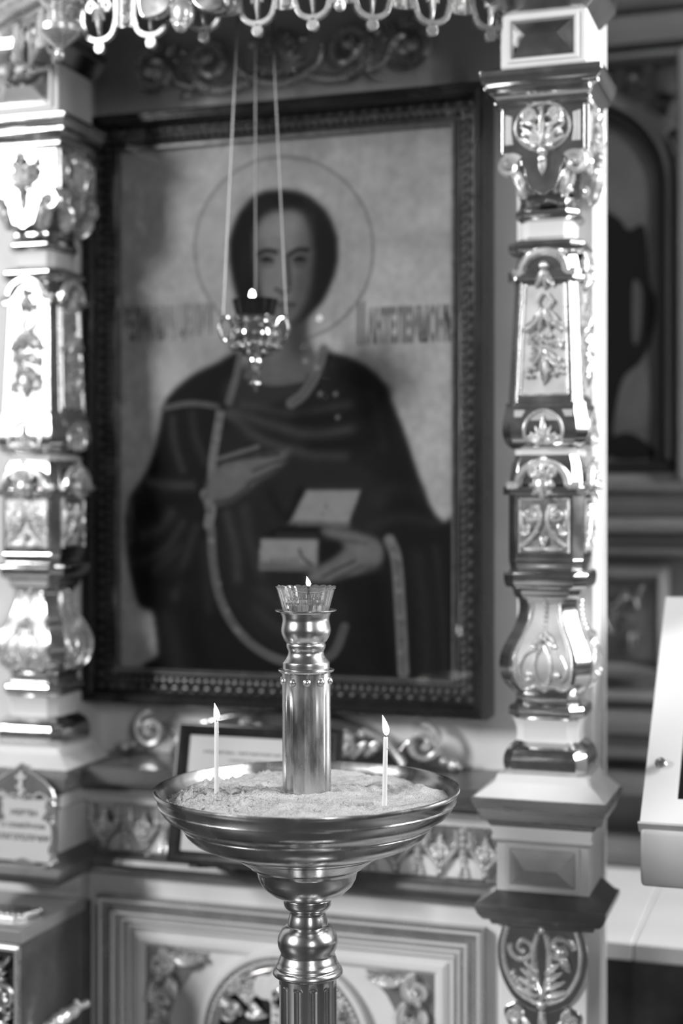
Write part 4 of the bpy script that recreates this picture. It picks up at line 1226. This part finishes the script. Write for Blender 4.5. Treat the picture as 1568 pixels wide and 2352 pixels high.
# hook for the hanging lamp
LU, LY = -.928, -.174
MB().tube([(LU, LY, 2.955), (LU, LY, 2.88)], .004, 8).build('lamp_hook', 'chain', cn)

# ================================================================== HANGING OIL LAMP
hl = thing('hanging_oil_lamp', 'ornate metal oil lamp with dark glass hanging on three chains', 'lamp', (LU, LY, 0))
mb = MB()
mb.lathe([(0, 1.638), (.0028, 1.640), (.0035, 1.646), (.0045, 1.650), (.012, 1.6535), (.012, 1.656), (.005, 1.659), (.008, 1.667), (.009, 1.672), (.0065, 1.677), (.011, 1.684), (.013, 1.690), (.012, 1.696), (.016, 1.701), (.027, 1.7035), (.028, 1.706), (.022, 1.709)], 32)
mb.build('finial', 'silver', hl)
mb = MB()
mb.lathe([(.020, 1.706), (.031, 1.711), (.039, 1.720), (.0435, 1.732), (.0435, 1.742), (.040, 1.750), (.036, 1.755), (.035, 1.759), (.038, 1.763), (.0385, 1.767), (.036, 1.769), (.033, 1.768), (.033, 1.75)], 40, wob=lambda q, z: 1 + (.035 * math.cos(8 * q) if 1.715 < z < 1.745 else 0))
mb.build('bowl', 'silver', hl)
mb = MB()
for k in range(12):
    q = k * PI / 6
    mb.ball((.0405 * math.cos(q), .0405 * math.sin(q), 1.716), .0055)
mb.tube([(.0385 * math.cos(q * PI / 24), .0385 * math.sin(q * PI / 24), 1.716) for q in range(49)], .0025, 6)
mb.build('lobed_band', 'silver', hl)
handles = [math.radians(a) for a in (180 + 18.3 - 2, 18.3 - 3 + 0, 95 + 18.3)]
handles = [math.radians(18.3 + a) for a in (-152, -28, 93)]
top = Vector((0, 0, 2.88))
for q in handles:
    cxh, cyh = math.cos(q), math.sin(q)
    ring = [((.044 + .010 + .012 * math.cos(t * PI / 9)) * cxh, (.054 + .012 * math.cos(t * PI / 9)) * cyh, 1.744 + .020 * math.sin(t * PI / 9)) for t in range(19)]
    MB().tube(ring, .0027, 7).ball((.060 * cxh, .060 * cyh, 1.763), .004).ball((.048 * cxh, .048 * cyh, 1.727), .006).build('handle', 'silver', hl)
    a = Vector((.060 * cxh, .060 * cyh, 1.766)); b = top
    L = (b - a).length; nl = int(L / .0042)
    mb = MB()
    pts = [tuple(a.lerp(b, i / nl)) for i in range(nl + 1)]
    mb.tube(pts, [.0011 + .0009 * (i % 2) for i in range(nl + 1)], 6)
    mb.build('chain', 'chain', hl)
mb = MB().lathe([(.0, 1.745), (.026, 1.745), (.031, 1.765), (.0335, 1.775), (.0385, 1.797), (.0365, 1.797), (.031, 1.775), (.028, 1.765)], 48, wob=lambda q, z: 1 + (.03 * math.cos(16 * q) if z > 1.76 else 0))
mb.build('glass_cup', 'red_glass', hl)
def flame_mesh(mb, c, h, r, lean=(0, 0), oval=False):
    prof = [(math.sin(PI * t / 10), .5 - .5 * math.cos(PI * t / 10)) for t in range(11)] if oval else [(0, 0), (.55, .06), (.9, .18), (1., .32), (.85, .5), (.55, .7), (.25, .87), (.08, .97), (0, 1)]
    V = []; F = []; n = 14
    for (pr, t) in prof:
        for j in range(n):
            q = 2 * PI * j / n
            V.append((c[0] + max(pr * r, 1e-5) * math.cos(q) + lean[0] * t * t, c[1] + max(pr * r, 1e-5) * math.sin(q) + lean[1] * t * t, c[2] + h * t))
    for i in range(len(prof) - 1):
        for j in range(n): F.append((i * n + j, i * n + (j + 1) % n, (i + 1) * n + (j + 1) % n, (i + 1) * n + j))
    return mb.add(V, F)
MB().tube([(-.006, 0, 1.775), (-.006, 0, 1.796)], .0012, 6).build('wick', 'wick', hl)
flame_mesh(MB(), (-.006, 0, 1.795), .019, .0048, oval=True).build('flame', 'flame', hl)

# ================================================================== CANDLE STAND
st = thing('candle_stand', 'tall brass candle stand with a wide shallow bowl and fluted pillar', 'candle stand', (-.6665, -.630, 0))
st.rotation_euler = (0, math.radians(-.35) * math.cos(math.radians(18.3)), 0)
k = .000588
def zp(py): return 1.45 - (py - 1158) * k
def lat(name, rows, m, n=72, wob=None, sm=0):
    pr = [(r * k, zp(y)) for r, y in rows]
    if sm: pr = catmull(pr, sm)
    return MB().lathe(pr, n, wob=wob).build(name, m, st)
# bowl: outer skin and inner skin in one closed section
outer = [(0, 2058), (52, 2062), (62, 2061), (84, 2050), (103, 2033), (112, 2016), (116, 2000), (120, 1996), (128, 1988), (134, 1984), (150, 1974), (172, 1958), (188, 1949), (194, 1945), (214, 1940), (240, 1932), (262, 1922), (278, 1907), (287, 1893), (291, 1886), (298, 1880), (310, 1873), (322, 1866), (330, 1858), (337, 1847), (342, 1834), (345, 1822), (349, 1818), (351, 1812), (350, 1807), (346, 1806), (343, 1809)]
inner = [(338, 1822), (326, 1845), (300, 1862), (200, 1890), (0, 1900)]
lat('bowl', outer + inner, 'brass', 128)
mb = MB()
for (r, y) in ((341, 1838), (288, 1890), (200, 1944), (176, 1955), (131, 1986)):
    mb.tube([(r * k * math.cos(t * PI / 48), r * k * math.sin(t * PI / 48), zp(y)) for t in range(97)], .0012, 6)
mb.build('bowl_bead', 'brass', st)
lat('stem_neck', [(40, 2058), (54, 2062), (55, 2070), (54, 2078), (50, 2085), (43, 2090), (41, 2096), (44, 2108), (46, 2118), (46, 2126), (40, 2130)], 'brass', sm=3)
lat('stem_knop', [(40, 2122), (50, 2126), (60, 2135), (67, 2148), (69.5, 2160), (68, 2172), (64, 2182), (62, 2188), (63, 2193), (67, 2203), (69, 2210), (73, 2216), (74, 2221), (78, 2224), (80.5, 2230), (80, 2235), (74, 2239), (60, 2240)], 'brass', sm=3)
def fl(nf, dep): return lambda q, z: 1 - dep * max(0, math.cos(nf * q)) ** .6
rows = [(66, 2238), (66, 2252)] + [(66, 2256 + i * 3) for i in range(4)] + [(66, 2280), (66, 3560)]
lat('lower_pillar', rows, 'brass', 160, wob=lambda q, z: 1 - .10 * max(0., math.cos(12 * q)) ** .5 * min(1, max(0, (zp(2252) - z) / .006)))
lat('base', [(66, 3540), (120, 3550), (140, 3560), (150, 3580), (260, 3600), (300, 3620), (300, 3623), (0, 3623)], 'brass', 96)
# upper pillar, cup
rows = [(56, 1545), (56, 1580), (56, 1600), (56, 1850)]
lat('upper_pillar', rows, 'brass_dull', 160, wob=lambda q, z: 1 - .055 * (max(0, math.cos(7 * (q + .2))) ** 1.5) * min(1, max(0, (zp(1575) - z) / .02)))
for i in range(10):
    q = 2 * PI * i / 10 + math.radians(18.3 - 90 + 3)
    rv = MB().ball((0, 0, 0), .0058, nu=14, nv=10).build('rivet', 'brass_dull', st) if i == 0 else rv.copy()
    if i: COL.objects.link(rv)
    rv.location = (53.4 * k * math.cos(q), 53.4 * k * math.sin(q), zp(1563))
lat('cup_foot', [(50, 1545), (60, 1544), (64.5, 1540), (64, 1537), (58, 1535), (54.5, 1533), (54.5, 1522), (53, 1519), (49, 1514), (44, 1507), (41.5, 1500), (42, 1494), (45, 1487), (45.5, 1480), (44, 1477)], 'brass', sm=2)
lat('cup', [(42, 1478), (46, 1475), (51, 1468), (56, 1457), (57.5, 1447), (56, 1436), (54, 1426), (54.5, 1418), (58, 1409), (60, 1406), (69, 1404), (71, 1402), (70, 1400.5), (66, 1401), (55, 1404), (50, 1415), (52, 1447), (40, 1470), (0, 1472)], 'brass', sm=2)

# oil glass standing in the cup
og = thing('oil_glass', 'fluted clear oil glass with a floating wick on top of the candle stand', 'oil lamp', (-.6665, -.630, 0))
og.rotation_euler = st.rotation_euler
def scal(q, z): return 1 + .045 * abs(math.cos(10 * q)) - .028
pr_o = [(0, 1424), (40, 1424), (43, 1420), (52.5, 1402), (58, 1381), (66, 1356), (69.5, 1350)]
pr_i = [(67, 1349.5), (63, 1356), (55, 1381), (49.5, 1402), (40, 1417), (0, 1419)]
g = MB().lathe([(r * k, zp(y)) for r, y in pr_o + pr_i], 240, wob=scal)
for i, v in enumerate(g.v):           # scalloped rim
    if v[2] > zp(1357):
        q = math.atan2(v[1], v[0]); g.v[i] = (v[0], v[1], v[2] + .002 * abs(math.cos(10 * q)))
g.build('tumbler', 'glass', og)
MB().lathe([(0, zp(1418.5)), (39.6 * k, zp(1416.6)), (49 * k, zp(1402)), (54.4 * k, zp(1381.6)), (0, zp(1381.6))], 72, wob=scal).build('oil', 'oil', og)
c18, s18 = math.cos(math.radians(18.3)), math.sin(math.radians(18.3))
mb = MB()
wl = [(-80, 1347), (-70, 1348), (-66, 1350), (-40, 1359), (0, 1361), (40, 1359), (66, 1353), (72, 1350.5), (84, 1349)]
mb.tube([(x * k * c18, -x * k * s18 + .0, zp(y)) for x, y in wl], .0005, 6)
for x, y in (wl[0], wl[-1], (-74, 1348.6), (78, 1350.8)): mb.ball((x * k * c18, -x * k * s18, zp(y)), .0009, nu=6, nv=4)
mb.build('float_wire', 'chain', og)
MB().tube([(.004, -.001, zp(1366)), (.004, -.001, zp(1345))], .0018, 8).build('wick', 'wick', og)
flame_mesh(MB(), (.0045, -.001, zp(1347)), .0135, .0034, (-.0035 * c18, .0035 * s18)).build('flame', 'flame', og)

# sand in the bowl
rs = np.random.RandomState(11)
nr, na = 70, 220
V = []; F = []
holes = [(-.118, -.052, .010), (-.062, .028, .011), (-.085, -.008, .010), (-.045, .06, .008), (.055, .075, .009), (.12, -.058, .007), (.02, -.118, .012), (.14, .03, .008), (-.04, -.1, .01)]
gr = rs.rand(40, 40)
def vn(x, y, s):
    x = x * s + 20; y = y * s + 20
    i, j = int(x) % 39, int(y) % 39; fx, fy = x - int(x), y - int(y)
    fx = fx * fx * (3 - 2 * fx); fy = fy * fy * (3 - 2 * fy)
    return (gr[i, j] * (1 - fx) + gr[i + 1, j] * fx) * (1 - fy) + (gr[i, j + 1] * (1 - fx) + gr[i + 1, j + 1] * fx) * fy - .5
RS = 329 * k
for i in range(nr + 1):
    rr = RS * (i / nr)
    for j in range(na):
        q = 2 * PI * j / na
        x, y = rr * math.cos(q), rr * math.sin(q)
        h = 1.0565 + .010 * vn(x, y, 22) + .006 * vn(x + 3, y, 55) + .003 * vn(x, y + 5, 140) + .0015 * vn(x, y, 380)
        h -= .006 * max(0, (rr / RS - .82) / .18) ** 1.5
        h += .006 * math.exp(-((rr - .045) / .03) ** 2)
        h += .004 * max(0, -y) / RS * (1 - (rr / RS) ** 4) * 2
        for hx, hy, hr in holes:
            e = math.hypot(x - hx, y - hy) / hr
            h += -.009 * math.exp(-e * e * 1.6) + .003 * math.exp(-(e - 1.5) ** 2 * 3)
        V.append((x, y, h))
for i in range(nr):
    for j in range(na): F.append((i * na + j, i * na + (j + 1) % na, (i + 1) * na + (j + 1) % na, (i + 1) * na + j))
b0 = len(V)
V += [(RS * .76 * math.cos(2 * PI * j / na), RS * .76 * math.sin(2 * PI * j / na), 1.036) for j in range(na)]
F += [(nr * na + j, nr * na + (j + 1) % na, b0 + (j + 1) % na, b0 + j) for j in range(na)] + [list(range(b0, b0 + na))]
sd = MB().add(V, F).build('candle_sand', 'sand', loc=(-.6665, -.630, 0), sharp=3)
sd.rotation_euler = st.rotation_euler
tag(sd, 'pale coarse sand filling the wide bowl of the candle stand', 'sand', kind='stuff')

# two thin lit candles
for (x, y, zb, ht, lean, fh, lab, tilt) in ((-.783, -.6814, 1.055, .102, (-.004, 0), .0225, 'thin lit candle standing in the sand left of the pillar', 0), (-.5464, -.6878, 1.050, .099, (-.0065, .002), .0255, 'thin lit candle standing in the sand right of the pillar', .02)):
    cdl = thing('candle', lab, 'candle', (x, y, zb), 'lit candles in the sand')
    MB().lathe([(0, 0), (.0031, 0), (.0031, ht * .5), (.0030, ht), (.0026, ht + .001), (0, ht - .0005)], 20).ball((.003, -.001, ht - .013), .0012).build('wax_stick', 'wax', cdl)
    MB().tube([(0, 0, ht - .002), (.0002, 0, ht + .003), (.0012, 0, ht + .0075)], .0006, 6).build('wick', 'wick', cdl)
    flame_mesh(MB(), (.0008, 0, ht + .0035), fh, .0042, lean).build('flame', 'flame', cdl)
    cdl.rotation_euler = (0, tilt, 0)

# ================================================================== OFFERING BOX (lower left) AND ITS SIGN
ob = thing('offering_box', 'dark polished offering box with an openwork metal front at the lower left', 'box', (0, 0, 0))
X0, X1, Y0, Y1, ZT = -1.86, -1.2755, -.350, -.128, .741
MB().box(X0, X1 - .004, Y0 + .004, Y1, 0, ZT - .024).build('body', 'box_side', ob, bevel=.002)
MB().box(X0 - .004, X1, Y0, Y1, ZT - .022, ZT).build('lid', 'box_top', ob, bevel=.0015)
MB().box(X1 - .02, X1 - .002, Y1 + .001, -.1, 0, ZT - .01).build('rear_shade_strip', 'box_side', ob)  # dark strip standing in for the shaded gap behind the box
fy = Y0 + .004
MB().frame(X0 + .01, X1 - .003, .30, ZT - .026, [(0, fy), (0, fy - .007), (.003, fy - .009), (.008, fy - .008), (.010, fy - .004), (.010, fy)]).build('front_frame', 'gilt_matte', ob)
MB().box(X0 + .018, X1 - .012, fy - .001, fy, .31, ZT - .034).build('front_recess', 'black', ob)
mb = MB(); mb.xf = Matrix.Translation((X1 - .042, fy - .005, 0))
z = ZT - .036
mb.fan(-.012, z - .035, 0, .028, math.radians(20), math.radians(160), 7, .005, .006); mb.ball((-.010, -.004, z - .040), .009, sy=.5, nu=12, nv=8)
for q in range(5): mb.leaf(.002, z - .038 - .006 * q, .001, math.radians(20 - 25 * q), .016, .004, .005)
mb.leaf(.004, z - .028, .001, math.radians(48), .034, .007, .006)
for (x, zz, R, a0, dr_) in ((.008, z - .075, .021, PI / 2, -1), (-.03, z - .085, .02, PI / 2, 1), (.002, z - .150, .024, PI / 2 + .5, -1), (-.034, z - .155, .02, PI / 2, 1)):
    mb.scroll(x, zz, .002, R, a0, 1.35, dr_, .0052, .0035, lift=.003)
mb.tube(catmull([(-.04, -.002, z - .11), (-.02, -.002, z - .098), (.004, -.003, z - .095), (.022, -.003, z - .105)], 5), .0045, 8)
mb.tube(catmull([(-.02, -.002, z - .13), (0, -.003, z - .118), (.018, -.003, z - .125), (.029, -.003, z - .16), (.02, -.003, z - .20)], 5), .005, 8)
mb.tube(catmull([(.012, -.002, z - .122), (.02, -.002, z - .105), (.03, -.002, z - .092)], 5), .0035, 8)
mb.leaf(.01, z - .11, .002, 0.2, .02, .004, .005); mb.leaf(-.01, z - .15, .002, 1.9, .02, .005, .005)
mb.build('openwork_scrolls', 'gilt_matte', ob)
# coin plate
cp = MB()
cp.prism_h([(-1.50, -.300), (-1.318, -.300), (-1.300, -.287), (-1.292, -.262), (-1.310, -.232), (-1.50, -.232)], ZT, ZT + .006)
cp.build('coin_plate', 'brass_dull', ob, bevel=.002)
mb = MB()
for i in range(11): mb.ball((-1.43 + .0115 * i, -.294, ZT + .007), .0042, nu=7, nv=5)
for i in range(5): mb.ball((-1.308 + .0025 * i, -.287 + .009 * i, ZT + .007), .0042, nu=7, nv=5)
mb.build('plate_beads', 'brass', ob)
# carved handle on the side
mb = MB()
mb.tube(catmull([(X1 - .006, -.30, .548), (X1 + .006, -.285, .556), (X1 + .018, -.262, .565), (X1 + .03, -.235, .573), (X1 + .036, -.21, .577)], 4), [.009, .010, .009, .011, .010, .012, .010, .012, .013, .012, .014, .012, .010, .011, .010, .008, .006], 10)
for i in range(12):
    t = i / 11; mb.ball((X1 + .036 * t + .004, -.30 + .09 * t - .006, .550 + .028 * t + .008 * math.sin(i * 2)), .0065, nu=8, nv=6)
mb.ball((X1 + .042, -.205, .579), .008); mb.ball((X1 + .034, -.225, .588), .005)
mb.build('carved_handle', 'gold', ob)

sg = thing('donation_sign', 'white card sign with three lines of print in a carved pointed frame', 'sign', (-1.356, -.216, .8145))
sg.rotation_euler = (math.radians(-2), 0, 0)
hw = .056
MB().box(-hw - .003, hw + .003, .006, .010, .006, .116).build('card', 'paper', sg)
for s in (-1, 1):
    mb = MB()
    mb.tube(catmull([(s * .052, 0, .112), (s * .060, -.002, .100), (s * .052, -.003, .088), (s * .064, -.002, .075), (s * .066, 0, .05), (s * .063, -.002, .03), (s * .067, 0, .014), (s * .062, -.003, .004)], 4), .0052, 8)
    mb.scroll(s * .057, .106, .003, .010, PI / 2, 1.2, -s, .004, .003); mb.leaf(s * .06, .095, .002, -PI / 2 - s * .9, .022, .006, .007); mb.leaf(s * .066, .09, .002, -PI / 2 + s * .3, .024, .005, .007)
    mb.leaf(s * .067, .044, .002, -PI / 2 - s * .5, .022, .005, .006); mb.tube(catmull([(s * .064, -.003, .022), (s * .062, -.004, .008), (s * .046, -.004, .001)], 4), .0035, 7)
    mb.ball((s * .073, -.006, .012), .0042); mb.ball((s * .060, -.006, .117), .006)
    mb.build('side_carving', 'panel_gilt', sg)
crown = [(0, .178)] + [(.012, .168), (.03, .158), (.048, .148), (.062, .132), (.068, .115), (.064, .104), (.056, .112), (.046, .124), (.035, .126), (.022, .121), (.01, .121), (0, .117)]
crown = crown + [(-x, z) for x, z in reversed(crown[1:-1])]
MB().prism(crown, -.002, .006).build('crown', 'ledge', sg, bevel=.0015)
mb = MB()
rim = [p for p in crown[:7]]
for s in (-1, 1): mb.tube([(s * x, -.002, z) for x, z in rim], .0022, 6); mb.tube(catmull([(s * x, -.003, z) for x, z in [(.004, .119), (.014, .124), (.024, .121), (.036, .128), (.05, .120), (.058, .108)]], 3), .0022, 6)
mb.build('crown_rim', 'gold', sg)
mb = MB()
mb.box(-.0028, .0028, -.006, -.001, .122, .164); mb.box(-.0095, .0095, -.006, -.001, .152, .157)
mb.add([(-.0085, -.006, .136), (.0085, -.006, .129), (.0085, -.006, .133), (-.0085, -.006, .140), (-.0085, -.001, .136), (.0085, -.001, .129), (.0085, -.001, .133), (-.0085, -.001, .140)], [(0, 1, 2, 3), (7, 6, 5, 4), (0, 4, 5, 1), (3, 2, 6, 7), (0, 3, 7, 4), (1, 5, 6, 2)])
mb.build('cross', 'paint', sg)
MB().prism(catmull([(-.066, -.0), (-.05, .004), (-.02, .004), (0, .012), (.02, .006), (.04, .001), (.066, 0), (.066, -.0005), (-.066, -.0005)], 3), -.002, .008).build('foot_rail', 'stone_slab', sg)
for (t, z, x0, x1, h) in (('ЖЕРТВА', .0855, -.026, .030, .0105), ('О СЕМЕЙНОМ', .0635, -.044, .044, .0105), ('БЛАГОПОЛУЧИИ', .0415, -.053, .053, .0115)):
    lettering('printed_text', t, x0, z, .0056, x1 - x0, h, 'ink', sg, .022)
